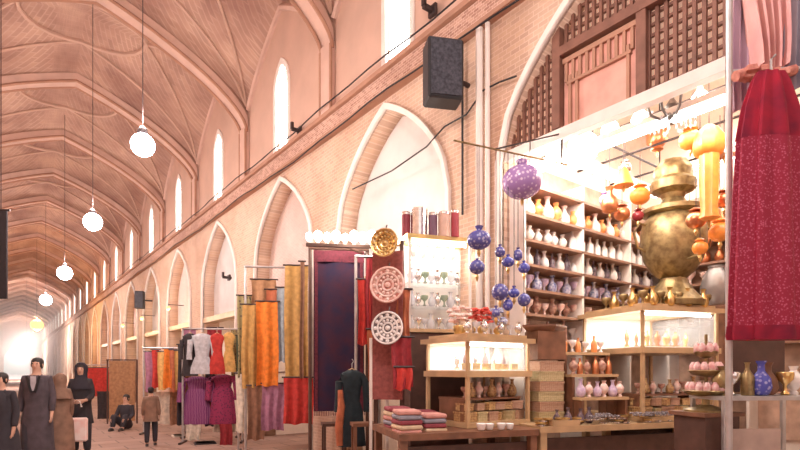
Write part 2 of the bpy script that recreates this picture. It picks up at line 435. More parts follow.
# ------------------------------------------------------------------ wooden lattice filling the shop arch
LZ = 3.92; t0, hw0, zs0, za0 = NICHE[0]; LXx = XW+.10
def atop(y):                        # height of the arch above a wall point
    o = min(1, abs(y-t0)/hw0); g = .62*math.sqrt(max(0, 1-o*o))+.38*(1-o); return zs0+(za0-zs0)*g
t = thing('lattice_screen', 'brown wooden lattice screen filling the pointed shop arch', 'screen', (0, 0, 0))
PY0, PY1, PZ1 = 2.46, 3.24, 4.66      # the pink panel in its middle
bm = bmesh.new()
y = t0-hw0+.06
while y < t0+hw0-.04:
    zt = atop(y)
    if PY0-.02 < y < PY1+.02:
        if zt > PZ1+.2: add_box(bm, (LXx, y, (PZ1+.1+zt)/2), (.035, .03, zt-PZ1-.1))
    elif zt > LZ+.1: add_box(bm, (LXx, y, (LZ+zt)/2), (.035, .032, zt-LZ))
    y += .078
obj('upright_bars', bm, M_lat, t)
bm = bmesh.new(); z = LZ+.1
while z < za0-.05:
    o = 1.0
    ys = [yy for yy in [t0-hw0+.01*i for i in range(int(hw0*200))] if atop(yy) > z]
    if ys:
        a, b = ys[0], ys[-1]
        if z < PZ1+.05:
            add_box(bm, (LXx+.02, (a+PY0)/2, z), (.03, PY0-a, .026))
            if z > LZ+.9 or True:
                add_box(bm, (LXx+.02, (b+PY1)/2, z), (.03, b-PY1, .02))
        else: add_box(bm, (LXx+.02, (a+b)/2, z), (.03, b-a, .03))
    z += .095
obj('cross_bars', bm, M_lat, t)
fr = [((LXx-.03, t0, LZ), (.10, 2*hw0, .11)), ((LXx-.03, PY0-.06, (LZ+5.5)/2), (.09, .09, 5.5-LZ)), ((LXx-.03, PY1+.06, (LZ+5.35)/2), (.09, .09, 5.2-LZ)), ((LXx-.035, 1.75, PZ1+.1), (.10, 3.0, .09))]
obj('frame', boxes(fr[1:]), M_lat, t)
obj('bottom_rail', boxes(fr[:1]), M_white, t, )
obj('panel', box((LXx+.01, (PY0+PY1)/2, (LZ+PZ1)/2+.05), (.04, PY1-PY0, PZ1-LZ-.08)), M_pinkp, t)
bm = boxes([((LXx-.02, PY0+.04+i*(PY1-PY0-.08)/9, PZ1-.12), (.04, .03, .2)) for i in range(10)] + [((LXx-.02, (PY0+PY1)/2, PZ1+.0), (.05, PY1-PY0, .05)), ((LXx-.02, (PY0+PY1)/2, PZ1-.24), (.05, PY1-PY0-.1, .03))]
           + [((LXx-.02, yy, 4.22), (.04, .03, .55)) for yy in (PY0+.08, PY1-.08, PY1-.16)])
obj('panel_moulding', bm, M_ribdark, t)
obj('glowing_amber_backing', wallify(fill([(t0+hw0, LZ+.10)]+arch(t0, hw0, zs0+.12, za0)+[(t0-hw0, LZ+.10)], [], .02), LXx+.10), M_amber, t)

# ------------------------------------------------------------------ the gift shop: shelving, lights, wares
A0 = math.radians(-20); E = Vector((math.cos(A0), math.sin(A0), 0)); NN = Vector((-E.y, E.x, 0))
M_shelf = mat('shelf_wood', (.34, .19, .13), .5, var=.1)
M_tan = mat('tan_lining', (.60, .40, .30), .8, var=.2, scale=6)
M_shglass = mat('shelf_board', (.80, .70, .60), .4, var=.06)
# shelving against the left inner wall of the shop, shelves run along X
sh = thing('display_shelving', 'tall pale shelving full of wares on the left inner wall of the shop', 'shelving', (4.62, 4.15, 0), 0)
SZ = [1.85, 2.13, 2.41, 2.69, 2.97, 3.27, 3.60]
obj('back_panel', box((1.7, -.02, 2.3), (3.4, .03, 3.4)), M_tan, sh)
for z in SZ: obj('shelf', box((1.7, -.19, z), (3.36, .34, .03)), M_shelf, sh)
for x in (.02, 1.14, 2.26, 3.38): obj('upright', box((x, -.19, 2.2), (.035, .34, 3.2)), M_white, sh)
# shelving on the back wall, shelves run along Y
sb = thing('display_shelving', 'shelving with copper wares on the back wall of the shop', 'shelving', (8.02, .25, 0), 0)
obj('back_panel', box((0, 1.72, 2.3), (.03, 3.44, 3.4)), M_tan, sb)
for z in SZ: obj('shelf', box((-.17, 1.72, z), (.3, 3.42, .03)), M_shelf, sb)
for y in (.02, 1.2, 2.4, 3.42): obj('upright', box((-.17, y, 2.2), (.3, .035, 3.2)), M_white, sb)

def P_(k): return lambda pr: pr
def vase(m, s=1, name='vase', kind=0, m2=None):
    pr = [[(.030, 0), (.045, .01), (.062, .05), (.055, .11), (.022, .16), (.020, .20), (.034, .225)],
          [(.028, 0), (.03, .015), (.018, .03), (.05, .07), (.058, .11), (.035, .15), (.02, .17), (.03, .2)],
          [(.038, 0), (.042, .02), (.042, .13), (.022, .16), (.014, .18), (.014, .21), (.02, .225)],
          [(.02, 0), (.03, .01), (.012, .03), (.012, .07), (.05, .11), (.055, .15), (.05, .16)]][kind]
    return obj(name, lathe([(r*s, z*s) for r, z in pr], 14), m, smooth=True)
PORC = [mat('rose_porcelain', (.80, .48, .42), .3, col2=(.9, .8, .74), scale=22), M_porc,
        mat('brown_glaze', (.30, .13, .10), .25, col2=(.62, .40, .30), scale=26), mat('blue_glaze', (.12, .14, .40), .25, col2=(.8, .8, .86), scale=30),
        mat('orange_glaze', (.85, .38, .12), .3, col2=(.65, .2, .08), scale=18), mat('dark_glaze', (.06, .04, .06), .25, col2=(.3, .22, .25), scale=24),
        mat('lilac_glaze', (.45, .32, .50), .3, col2=(.75, .62, .72), scale=26), M_copper, M_gold]
def row(y0, protos, n, start, step, label, group, jit=.01, vertical=None):
    for i in range(n):
        pr = protos[i % len(protos)]
        loc = Vector(start)+Vector(step)*i+Vector((random.uniform(-jit, jit), random.uniform(-jit, jit), 0))
        yield pr, loc
def put_row(protos, n, start, step, label, cat, group, s0=1):
    used = set()
    for pr, loc in row(0, protos, n, start, step, label, group):
        if pr.name in USED: o = dup(pr, loc, random.uniform(0, 6))
        else: o = pr; pr.location = loc; USED.add(pr.name)
        tag(o, label, cat, group); k = random.uniform(.9, 1.1)*s0; o.scale = (k, k, k)
USED = set()
def shelfz(i): return SZ[i]+.015
X0 = 4.72; YS = 4.0
rows = [(5, [vase(PORC[4], 1.05, 'orange_vase', 1), vase(PORC[0], 1.1, 'rose_vase', 0)], 15, 'orange or rose vase standing on the top full shelf under the lamps', 'orange and rose vases on the upper shelf'),
        (4, [vase(M_porc, 1.05, 'porcelain_bottle', 2)], 10, 'white porcelain bottle in the bright row below the orange vases', 'white porcelain bottles'),
        (3, [vase(PORC[5], .9, 'dark_bottle', 2), vase(M_porc, .95, 'white_bottle', 0)], 17, 'dark or white bottle on the middle shelf of the left shelving', 'dark and white bottles on the middle shelf'),
        (2, [vase(PORC[3], .95, 'painted_jar', 0), vase(PORC[6], .95, 'lilac_jar', 3)], 17, 'painted jar in the lilac and blue row on the shop shelving', 'painted jars in blue and lilac'),
        (1, [vase(PORC[2], .9, 'brown_jug', 1), vase(PORC[0], .9, 'small_vase', 3)], 17, 'small brown or rose vase low on the left shelving', 'brown and rose vases low on the shelving'),
        (0, [vase(PORC[1], .9, 'cup', 3), vase(PORC[2], .9, 'brown_bottle', 2)], 15, 'small footed cup or bottle on the lowest shelf', 'cups and bottles on the lowest shelf')]
for si, protos, n, lab, grp in rows:
    x0 = X0 if si != 4 else 5.75; step = 3.15/n if si != 4 else 2.2/n
    if si == 4:
        pass
    n = int(n*1.25); step = step/1.25; put_row(protos, n, (x0, YS-.07, shelfz(si)), (step, 0, 0), lab, 'vase', grp, 1.14)
# white bottles at the left of row four, in front of a white lit panel
wb = vase(mat('milk_glass', (.92, .88, .84), .3, var=.04), 1.0, 'milk_bottle', 1)
put_row([wb], 6, (4.74, YS-.06, shelfz(4)), (.16, 0, 0), 'milk white bottle at the left end of the bright shelf', 'bottle', 'milk white bottles at the shelf end')
for si, mm, lab, grp in ((5, PORC[4], 'orange glazed vase on the back wall shelf, uppermost row', 'orange vases on the back wall'), (4, M_copper, 'copper vase on the back wall, second row from the top', 'copper vases on the back wall'),
                         (3, PORC[0], 'rose vase on the back wall, middle row', 'rose vases on the back wall'), (2, M_gold, 'golden vase on the back wall below the rose ones', 'golden vases on the back wall'),
                         (1, PORC[2], 'brown glazed vase low on the back wall', 'brown vases low on the back wall')):
    put_row([vase(mm, 1.2, 'back_wall_vase', si % 4)], 17, (7.84, .38, shelfz(si)), (0, .19, 0), lab, 'vase', grp)

# shop lighting: bare bulbs and tubes under the arch
def tube_light(p, L, rz, label):
    t = thing('fluorescent_light', label, 'light', p, rz)
    obj('tube', tube([(-L/2, 0, 0), (L/2, 0, 0)], .035, 10), M_tube, t)
    obj('fixture', box((0, .0, .07), (L+.1, .09, .06)), M_white, t)
    return t
tl = tube_light(Vector((XW+.35, 2.3, 3.78)), 3.2, PI/2, 'long white fluorescent light hung behind the lattice rail')
light('shop_light', 'AREA', (XW+.45, 2.2, 3.66), 38, (1, .90, .80), .5, (0, math.radians(-25), 0), 3.2)
tube_light(Vector((6.2, 3.75, 4.02)), 2.6, 0, 'white fluorescent light above the left shelving')
light('shop_light', 'AREA', (6.2, 3.2, 4.2), 26, (1, .90, .80), 2.8, (math.radians(25), 0, 0), .4)
tube_light(Vector((7.75, 2.0, 4.35)), 3.2, PI/2, 'white fluorescent light added above the back wall shelving to brighten the wall')  # tube and the area light after it added to whiten the back wall
light('shop_light', 'AREA', (7.5, 2.0, 4.6), 30, (1, .93, .86), .4, (0, math.radians(-35), 0), 3.2)
light('shop_light', 'POINT', (6.4, 2.2, 4.4), 34, (1, .88, .76), .3)
def bulb(p, label, r=.06, group=None, power=0):
    t = thing('light_bulb', label, 'bulb', p, 0, group)
    obj('glass', lathe([(.02, r*1.5), (.03, r*1.1), (r*.8, r*.6), (r, 0), (r*.8, -r*.6), (r*.3, -r*.95)], 14), M_bulb, t, smooth=True)
    obj('socket', lathe([(.022, r*1.4), (.022, r*1.4+.07)], 10), M_white, t)
    obj('wire', tube([(0, 0, r*1.4+.06), (0, 0, r*1.4+.4)], .006, 5), M_iron, t)
    if power: light('bulb_light', 'POINT', (0, 0, -.1), power, (1, .88, .74), .08, parent=t)
    return t
bulb(at(583, 148, 5.7), 'largest bare bulb blazing at the front left of the shop', .17, power=22)
bulb(at(552, 162, 5.6), 'bare bulb just left of the largest one', .09)
bulb(at(610, 130, 5.4), 'bare bulb just right of the largest one', .09)
bulb(at(640, 120, 5.0), 'bare bulb between the largest one and the chandelier', .08)
bulb(at(700, 100, 4.9), 'bare bulb right of the crystal chandelier', .08, power=10)
bulb(at(530, 172, 5.6), 'bare bulb above the purple mosaic lamp', .06)

# hanging lamps in the shop
def hanging(name, p, prof, m, label, cat, top, seg=18, flute=0, nf=12, extra=None, cm=None):
    t = thing(name, label, cat, p)
    obj('shade', lathe(prof, seg, flute=flute, nf=nf), m, t, smooth=True)
    zt = max(z for r, z in prof)
    obj('chain', tube([(0, 0, zt), (0, 0, top-p.z)], .004, 5), cm or M_iron, t)
    obj('finial', lathe([(.004, min(z for r, z in prof)-.07), (.018, min(z for r, z in prof)-.03), (.012, min(z for r, z in prof))], 8), M_gold, t)
    return t
def ball(r, z=0, sq=1): return [(r*math.sin(a), z-r*sq*math.cos(a)) for a in [PI*(i+.3)/12 for i in range(12)]]
M_mos = mat('purple_mosaic_glass', (.34, .20, .44), .2, col2=(.74, .62, .74), scale=26, pattern='voronoi', emit=.05, ecol=(.55, .3, .7))
M_mosb = mat('blue_mosaic_glass', (.10, .10, .34), .2, col2=(.40, .40, .60), scale=30, pattern='voronoi')
def on_bar(px, py):           # the lamps hang in one line under the bar
    r = (px-400)/F; d = FW+RT*r; a = Vector((3.40, 3.50)); e = Vector((1.2, -.26))
    det = d.x*(-e.y)+d.y*e.x; zc = (a.x*(-e.y)+a.y*e.x)/det
    return at(px, py, zc)
BZ = 3.62
t = thing('hanging_bar', 'iron bar reaching out from the lattice rail to carry the blue and purple lamps', 'bar', (0, 0, 0))
obj('rod', tube([(3.30, 3.522, BZ), (4.62, 3.235, BZ)], .009, 8), M_brass, t)
obj('hanger', tube([(4.56, 3.25, BZ), (4.56, 3.25, 3.9)], .012, 6), M_iron, t)
obj('stay', tube([(3.75, 3.424, BZ), (4.53, 3.26, 3.92)], .009, 6), M_iron, t)
hanging('mosaic_lamp', on_bar(522, 182), ball(.195, 0, .85)+[(.06, .21)], M_mos, 'large purple mosaic glass lamp hanging at the left of the lattice', 'lamp', BZ)
hanging('mosaic_lamp', on_bar(479, 240), ball(.115, 0, .8)+[(.04, .13)], M_mosb, 'cobalt blue mosaic globe lamp hanging highest in front of the pillar', 'lamp', BZ)
hanging('mosaic_lamp', on_bar(477, 267), ball(.075, 0, .9)+[(.02, .08)], M_mosb, 'small blue globe hanging under the cobalt lamp on the pillar', 'lamp', BZ)
bl = [(500, 252), (508, 262), (518, 255), (524, 268), (500, 292), (508, 305), (496, 313), (514, 293), (524, 300)]
blab = ['top left of the cluster', 'second from the left in the upper cluster', 'third in the upper cluster', 'right end of the upper cluster', 'largest of the lower cluster', 'below the largest of the lower cluster', 'lowest left of the cluster', 'right of the largest in the lower cluster', 'rightmost of the lower cluster']
for i, (px, py) in enumerate(bl):
    hanging('glass_lantern', on_bar(px, py), ball((.05, .062, .045, .058, .082, .048, .04, .055, .064)[i], 0, (1.05, .8, 1.3, .9, 1, 1.2, 1.1, .85, 1)[i])+[(.02, .07)], [M_mosb, M_blue][i % 2], 'small blue glass lantern on a cord, '+blab[i], 'lantern', BZ)
# a bar above that carries them
def zb(py, zc): return CAMZ+(370-py)/F*zc
M_orl = mat('orange_lantern_glass', (.88, .27, .04), .35, col2=(.62, .16, .03), scale=12, emit=.12, ecol=(1, .42, .08))
col = [(.05, -.42), (.09, -.40), (.07, -.33), (.085, -.05), (.085, .18), (.12, .2), (.14, .26), (.13, .34), (.08, .42), (.03, .46)]
hanging('orange_lantern', at(709, 175, 4.8), col, M_orl, 'tall column shaped orange lantern hanging right of the samovar', 'lantern', 3.9+.5, flute=.08, nf=8)
hanging('copper_lantern', at(657, 140, 6.3), [(.03, -.14), (.07, -.12), (.06, -.09), (.115, -.04), (.12, .1), (.10, .13), (.03, .18)], M_copper, 'copper lantern hanging under the crystal chandelier', 'lantern', 4.1, flute=.05)
for px, py, s, mm, lab in ((640, 196, .11, M_orl, 'round orange lantern left of the samovar crown'), (622, 214, .09, M_copper, 'copper pot hanging below the orange lantern'), (606, 200, .075, mat('violet_glass', (.3, .15, .4), .2, col2=(.7, .5, .7), scale=30), 'small violet lantern between the shelves and the copper pots'),
                            (638, 216, .065, mat('dark_red_glass', (.30, .03, .04), .2), 'small dark red lantern beside the copper pot'), (696, 220, .09, M_copper, 'copper pot hanging right of the samovar neck'), (720, 232, .10, M_orl, 'orange glass lantern beside the red dress'), (700, 248, .07, M_orl, 'little orange lantern low beside the samovar body'), (625, 168, .07, M_silver, 'small silver lantern beside the largest bulb'),
                            (690, 140, .10, M_orl, 'amber orange lantern beside the column lantern'), (724, 200, .08, M_copper, 'copper lantern right under the column lantern')):
    hanging('round_lantern', at(px, py, 5.9 if px < 650 else 4.9), ball(s, 0, .9)+[(s*.7, s), (s*.3, s*1.3)], mm, lab, 'lantern', (zb(py, 5.8)+.5 if px < 650 else 3.9), flute=.04, nf=10)
# copper and brass wares hanging in rows under the shop ceiling rails
t = thing('ceiling_rack', 'iron rack under the shop ceiling hung with copper and amber wares', 'rack', (0, 0, 0))
for x in (5.35, 6.1, 6.9): obj('bar', tube([(x, .1, 4.15), (x, 4.1, 4.15)], .014, 6), M_iron, t)
for y in (.6, 3.4): obj('crossbar', tube([(5.3, y, 4.17), (8.0, y, 4.17)], .014, 6), M_iron, t)
for x in (5.35, 6.9):
    for y in (.6, 3.4): obj('hanger', tube([(x, y, 4.17), (x, y, 5.72)], .010, 6), M_iron, t)
jug = [(.03, -.16), (.075, -.14), (.095, -.07), (.08, 0), (.035, .05), (.03, .09), (.05, .13)]
bell = [(.11, -.12), (.10, -.10), (.07, -.02), (.04, .06), (.015, .09)]
KINDS = [('copper_jug', jug, M_copper, 'jug'), ('amber_lamp', bell, M_orl, 'lamp shade'), ('brass_jug', jug, M_brass, 'jug'), ('rose_lamp', bell, PORC[0], 'lamp shade')]
for xi, x in enumerate((5.35, 6.1, 6.9)):
    prot = {}
    for i in range(17):
        kd = (i*3+xi) % 4; y = .55+i*.165; zz = 3.62-.22*((i+xi) % 3)-.25*(xi > 0)
        nm, prf, mm, ct = KINDS[kd]
        pxx = 400+F*(Vector((x, y, 0)).dot(RT)/Vector((x, y, 0)).dot(FW))
        if (x-6.03)**2+(y-2.82)**2 < .42 or (x < 6.2 and 632 < pxx < 706): continue
        key = (kd, (i+xi) % 3)
        if key in prot: o = dup(prot[key], (x, y, zz))
        else: o = prot[key] = hanging(nm, Vector((x, y, zz)), prf, mm, 'x', ct, 4.15, 14)
        tag(o, {'copper_jug': 'copper jug', 'amber_lamp': 'amber lamp shade', 'brass_jug': 'brass jug', 'rose_lamp': 'rose lamp shade'}[nm]+' hanging from the %s bar of the ceiling rack' % ['front', 'middle', 'back'][xi], ct, nm.replace('_', ' ')+'s on the %s bar' % ['front', 'middle', 'back'][xi])
# crystal chandelier
M_pew = mat('dark_pewter', (.22, .20, .19), .5, metal=.3)
p = at(672, 108, 4.75); t = thing('chandelier', 'crystal chandelier with curved arms hanging in the bright shop front', 'chandelier', p)
obj('stem', lathe([(.02, -.15), (.05, -.1), (.02, -.05), (.06, .02), (.02, .08), (.012, .3)], 12), M_pew, t, smooth=True)
for i in range(8):
    a = 2*PI*i/8; c, s = math.cos(a), math.sin(a)
    ar = obj('arm', tube([(c*r, s*r, z) for r, z in ((.02, -.05), (.10, -.10), (.18, -.06), (.21, .02))], .013, 6), M_pew, t, smooth=True)
    obj('cup', lathe([(.012, .02), (.04, .04), (.035, .045)], 10, c=(c*.21, s*.21, 0)), M_crystal, ar)
    bm = bmesh.new()
    for k in range(4): add_lathe(bm, [(.001, -.05), (.012, -.03), (.001, 0)], 6, c=(c*(.08+.04*k), s*(.08+.04*k), -.12-.03*math.sin(k)))
    obj('crystal_drops', bm, M_crystal, ar)

# big samovar on the right hand vitrine
ZSM = 5.9
Z = lambda py: (370-py)/F*ZSM
R_ = lambda w: w/F*ZSM/2
p = at(673, 307, ZSM)
def rz_(l): return [(R_(w_), Z(y_)-Z(305)) for w_, y_ in l]
sm = thing('samovar', 'huge aged brass samovar standing on the right glass vitrine', 'samovar', p, -.6)
obj('base', lathe(rz_([(56, 305), (58, 300), (46, 294), (36, 288), (26, 280), (24, 276)]), 28, flute=.04, nf=16), M_brass, sm, smooth=True)
obj('body', lathe(rz_([(24, 277), (40, 270), (54, 258), (60, 243), (60, 228), (54, 219), (46, 214), (58, 212), (58, 208), (42, 206), (30, 204)]), 32), M_brass, sm, smooth=True)
obj('neck', lathe(rz_([(30, 205), (24, 200), (20, 197), (24, 192)]), 24), M_brass, sm, smooth=True)
obj('crown', lathe(rz_([(22, 193), (40, 189), (42, 181), (34, 177), (36, 170), (34, 166), (28, 163), (26, 160), (6, 159)]), 24, flute=.03, nf=12), M_brass, sm, smooth=True)
for s in (-1, 1):
    b0 = R_(58)*s
    obj('handle', tube([(b0*.95, 0, Z(250)-Z(305)), (b0*1.25, 0, Z(246)-Z(305)), (b0*1.38, 0, Z(232)-Z(305)), (b0*1.2, 0, Z(222)-Z(305)), (b0*.92, 0, Z(224)-Z(305))], .016, 8), M_brass, sm, smooth=True)
tp = obj('tap', tube([(0, -R_(44), Z(262)-Z(305)), (0, -R_(80), Z(262)-Z(305)), (0, -R_(90), Z(268)-Z(305))], .015, 8), M_brass, sm, smooth=True)
obj('tap_key', boxes([((0, -R_(72), Z(256)-Z(305)), (.06, .015, .03)), ((0, -R_(72), Z(260)-Z(305)), (.015, .015, .06))]), M_brass, tp)

# ------------------------------------------------------------------ stall tables
P0 = Vector((4.1, 3.165, 0)); TZ = .95
def stall(s, n, z=0): v = P0+E*s+NN*n; v.z = z; return v
def table(s0, s1, dep, z, name, label, mt, mp, n0=0):
    L = s1-s0; t = thing(name, label, 'table', stall(s0, n0), A0)
    obj('tabletop', box((L/2, dep/2, z-.03), (L, dep, .06)), mt, t)
    obj('front_panel', box((L/2, .10, (z-.1)/2+.05), (L-.12, .03, z-.25)), mp, t)
    for x in (.05, L-.05):
        for y in (.05, dep-.05): obj('leg', box((x, y, (z-.06)/2), (.07, .07, z-.06)), mt, t)
    obj('crossbar', box((L/2, .04, z-.36), (L-.17, .03, .04)), mt, t)
    return t
table(-1.42, -.01, .96, .93, 'stall_table', 'wooden stall table under the left glass vitrine', M_wood, M_dwood)
table(.0, 2.36, .60, .95, 'stall_table', 'light wood edged stall table in front of the shop opening', M_lwood, M_dwood)
table(1.24, 2.36, .47, .95, 'stall_table', 'second light wood table behind the first, under the right vitrine', M_lwood, M_dwood, .61)
# glazed vitrines
M_jew = mat('white_velvet', (.9, .86, .82), .8, var=.03)
def vitrine(s, n, w, d, zb_, zm, zt, label, mt, under, rz=A0):
    t = thing('glass_vitrine', label, 'vitrine', stall(s, n, zb_), rz)
    h1 = zm-zb_; h2 = zt-zb_
    obj('base', box((w/2, d/2, .025), (w, d, .05)), mt, t)
    obj('middle_board', box((w/2, d/2, h1), (w+.03, d+.03, .06)), mt, t)
    obj('roof', boxes([((w/2, d/2, h2), (w+.08, d+.08, .05)), ((w/2, d/2, h2+.04), (w-.05, d-.05, .04))]), mt, t)
    for x in (.02, w-.02):
        for y in (.02, d-.02): obj('post', boxes([((x, y, h1/2), (.035, .035, h1)), ((x, y, (h1+h2)/2), (.03, .03, h2-h1))]), mt, t)
    for c, sz in (((w/2, .01, (h1+h2)/2), (w-.06, .008, h2-h1-.08)), ((.01, d/2, (h1+h2)/2), (.008, d-.06, h2-h1-.08)), ((w-.01, d/2, (h1+h2)/2), (.008, d-.06, h2-h1-.08))):
        obj('glass_pane', box(c, sz), M_glass, t)
    obj('back_board', box((w/2, d-.015, (h1+h2)/2), (w-.04, .015, h2-h1-.05)), M_jew, t)
    obj('velvet_floor', box((w/2, d/2, h1+.035), (w-.06, d-.06, .02)), M_jew, t)
    tb = obj('light_tube', tube([(.06, .06, h2-.05), (w-.06, .06, h2-.05)], .014, 8), M_tube, t)
    l = light('vitrine_light', 'AREA', (w/2, d/2, h2-.04), under, (1, .93, .85), w*.8, None, d*.7, parent=t)
    return t
V1 = vitrine(-.67, .208, .85, .70, .935, 1.46, 1.80, 'left lit glass vitrine with golden roof on the stall table', M_gold2 if 'M_gold2' in globals() else M_lwood, 9, math.radians(-5))
V2 = vitrine(1.27, .075, 1.04, 1.0, .955, 1.71, 2.15, 'right lit glass vitrine carrying the big samovar', M_lwood, 16)
# jewellery in the vitrines
def ax(V): a = V.rotation_euler.z; return Vector((math.cos(a), math.sin(a), 0))
def loc_in(V, x, y, z): e = ax(V); return V.location+e*x+Vector((-e.y, e.x, 0))*y+Vector((0, 0, z))
def bust(m):
    return obj('necklace_stand', lathe([(.045, 0), (.05, .01), (.02, .04), (.045, .09), (.035, .14), (.012, .17), (.014, .2)], 12, sy=.5), m, smooth=True)
nb = bust(M_silver); nb2 = bust(mat('dark_velvet', (.25, .16, .16), .8))
put_row([nb, nb2], 6, loc_in(V1, .10, .3, .572), ax(V1)*.13, 'small necklace stand inside the left vitrine', 'necklace stand', 'necklace stands in the left vitrine', .9)
nb = bust(M_gold); nb2 = bust(M_copper)
put_row([nb, nb2], 7, loc_in(V2, .10, .35, .805), E*.14, 'small necklace stand inside the right vitrine', 'necklace stand', 'necklace stands in the right vitrine', .9)
bw = obj('trinket_box', boxes([((0, 0, .03), (.10, .07, .06)), ((0, 0, .07), (.11, .08, .02))]), M_gold)
put_row([bw], 6, loc_in(V1, .10, .14, .572), ax(V1)*.13, 'golden trinket box at the front of the left vitrine', 'box', 'golden trinket boxes in the left vitrine', .7)
# wares under the vitrines
def pbox(m, w, d, h): return obj('inlaid_box', boxes([((0, 0, h*.4), (w, d, h*.8)), ((0, 0, h*.88), (w+.012, d+.012, h*.2))]), m)
inl = [mat('inlay_gold', (.75, .55, .25), .35, col2=(.35, .18, .08), scale=40, pattern='checker'), mat('inlay_olive', (.34, .27, .12), .4, col2=(.55, .45, .26), scale=40, pattern='checker'), mat('inlay_brown', (.36, .16, .10), .4, col2=(.50, .32, .22), scale=40, pattern='checker')]
for V, n, w, z, lab in ((V1, 6, .85, .05, 'the left vitrine'), (V2, 7, 1.04, .05, 'the right vitrine')):
    a = pbox(inl[0], .13, .2, .10); b = pbox(inl[1], .13, .2, .10); c = pbox(inl[2], .13, .2, .10)
    put_row([a, b, c], n, loc_in(V, .10, .16, z), ax(V)*((w-.16)/(n-1)), 'inlaid box in the lower layer under '+lab, 'box', 'inlaid boxes, lower layer under '+lab, .95)
    a = pbox(inl[2], .12, .18, .09); b = pbox(inl[0], .12, .18, .09)
    put_row([b, a], n, loc_in(V, .10, .16, z+.11), ax(V)*((w-.16)/(n-1)), 'inlaid box stacked in the second layer under '+lab, 'box', 'inlaid boxes, second layer under '+lab, .9)
    t = thing('wooden_shelf', 'small wooden shelf fitted below '+lab, 'shelf', loc_in(V, .04, .06, z+.215), V.rotation_euler.z)
    obj('board', box((w/2-.04, .25, .01), (w-.10, .45, .02)), M_wood, t)
    for x in (.012, w-.092): obj('bracket', box((x, .25, -.105), (.02, .4, .21)), M_wood, t)
    a = vase(PORC[2], .75, 'brown_cup', 3); b = vase(inl[0], .75, 'patterned_pot', 0); c = vase(PORC[0], .75, 'rose_pot', 1)
    put_row([a, b, c], n+2, loc_in(V, .10, .18, z+.235), ax(V)*((w-.18)/(n+1)), 'small patterned pot on the shelf below '+lab, 'pot', 'small pots on the shelf below '+lab)
# trays, bowls and trinkets at the counter edge
br = obj('bangle', lathe([(.035, 0), (.045, .004), (.045, .016), (.035, .02)], 16), M_silver, smooth=True)
br2 = obj('bangle', lathe([(.035, 0), (.045, .004), (.045, .016), (.035, .02)], 16), M_gold, smooth=True)
for i in range(40):
    s = -.1+random.random()*1.75; n = .02+random.random()*.10
    o = (br if i == 0 else br2 if i == 1 else dup([br, br2][i % 2], (0, 0, 0)))
    o.location = stall(max(.05, s), n+.03, .951+.02*(i % 4)); tag(o, 'metal bangle lying in the heap along the right table edge', 'bangle', 'bangles along the table edge')
M_rope = mat('dark_beads', (.12, .09, .10), .3, col2=(.45, .42, .45), scale=40)
for i in range(12):
    s = .66+i*.095 if i < 3 else 1.0+i*.055; c_ = stall(s, -.0+.05, .0)
    bm = bmesh.new(); r = .045+.012*(i % 3)
    for k in range(14): a = 2*PI*k/14; add_lathe(bm, [(.004, -.010), (.010, -.006), (.010, .006), (.004, .010)], 6, c=(r*1.3*math.cos(a), r*math.sin(a), .012))
    tag(obj('bead_bracelet', bm, M_rope, loc=(c_.x, c_.y, 1.02+.02*(i % 2)), rz=A0), 'dark bead bracelet lying along the edge of the right table', 'bracelet', 'dark bead bracelets on the table edge')
tr = obj('tray', boxes([((0, 0, .01), (.30, .12, .02)), ((0, .06, .03), (.30, .01, .05)), ((0, -.06, .03), (.30, .01, .05)), ((.15, 0, .03), (.01, .13, .05)), ((-.15, 0, .03), (.01, .13, .05))]), M_lwood, loc=stall(.30, .07, .95), rz=A0)
tag(tr, 'shallow light wood tray on the table between the two vitrines', 'tray')
wc = obj('white_cup', lathe([(.025, 0), (.035, .01), (.045, .06), (.04, .065)], 12), M_porc, smooth=True)
put_row([wc], 4, stall(-.60, .06, .935), E*.10, 'white cup at the front edge of the left table', 'cup', 'white cups on the left table')
bd = vase(PORC[5], .7, 'dark_pot', 0)
put_row([bd], 4, stall(.30, .16, .955), E*.13, 'dark little pot between the vitrines', 'pot', 'dark pots between the vitrines')
# wares piled between the vitrines on a stepped stand
for k, (n_, z_, lab) in enumerate(((.26, 1.20, 'lowest'), (.42, 1.44, 'middle'), (.56, 1.68, 'highest'))):
    t = thing('display_step', '%s step of the wooden stand between the two vitrines' % lab, 'stand', stall(.60, n_, 0), A0)
    obj('board', box((.30, 0, z_), (.60, .145, .03)), M_lwood, t)
    for x in (.03, .57): obj('support', box((x, 0, (z_+.95)/2-.007), (.03, .13, z_-.95-.015)), M_wood, t)
    ms = [[PORC[6], PORC[0]], [PORC[2], M_copper], [PORC[4], PORC[1]]][k]
    put_row([vase(ms[0], .8, 'figured_vase', k), vase(ms[1], .8, 'glazed_vase', (k+1) % 4)], 6, stall(.66, n_, z_+.016), E*.095, 'small glazed vase on the %s step between the vitrines' % lab, 'vase', 'vases on the %s step' % lab)
CH0 = at(545, 345, 5.6); bs = pbox(inl[1], .30, .24, .105); bs2 = pbox(inl[2], .30, .24, .105)
for i in range(6):
    o = bs if i == 0 else bs2 if i == 1 else dup([bs, bs2][i % 2], (0, 0, 0)); o.location = (CH0.x, CH0.y, .955+i*.107); o.rotation_euler = (0, 0, -.35+.07*(i % 2))
    tag(o, '%s inlaid box in the stack under the flared wooden chest' % ['olive', 'brown'][i % 2], 'box', '%s inlaid boxes in the stack under the chest' % ['olive', 'brown'][i % 2])
t = thing('wooden_chest', 'brown wooden chest with a flared lid on top of the stack of inlaid boxes', 'chest', (CH0.x, CH0.y, 1.60), -.35)
obj('body', box((0, 0, .16), (.34, .26, .30)), M_wood, t); obj('lid', lathe([(.19, .31), (.22, .33), (.25, .36), (.25, .38)], 4, sx=1.1, sy=.8), M_wood, t); 
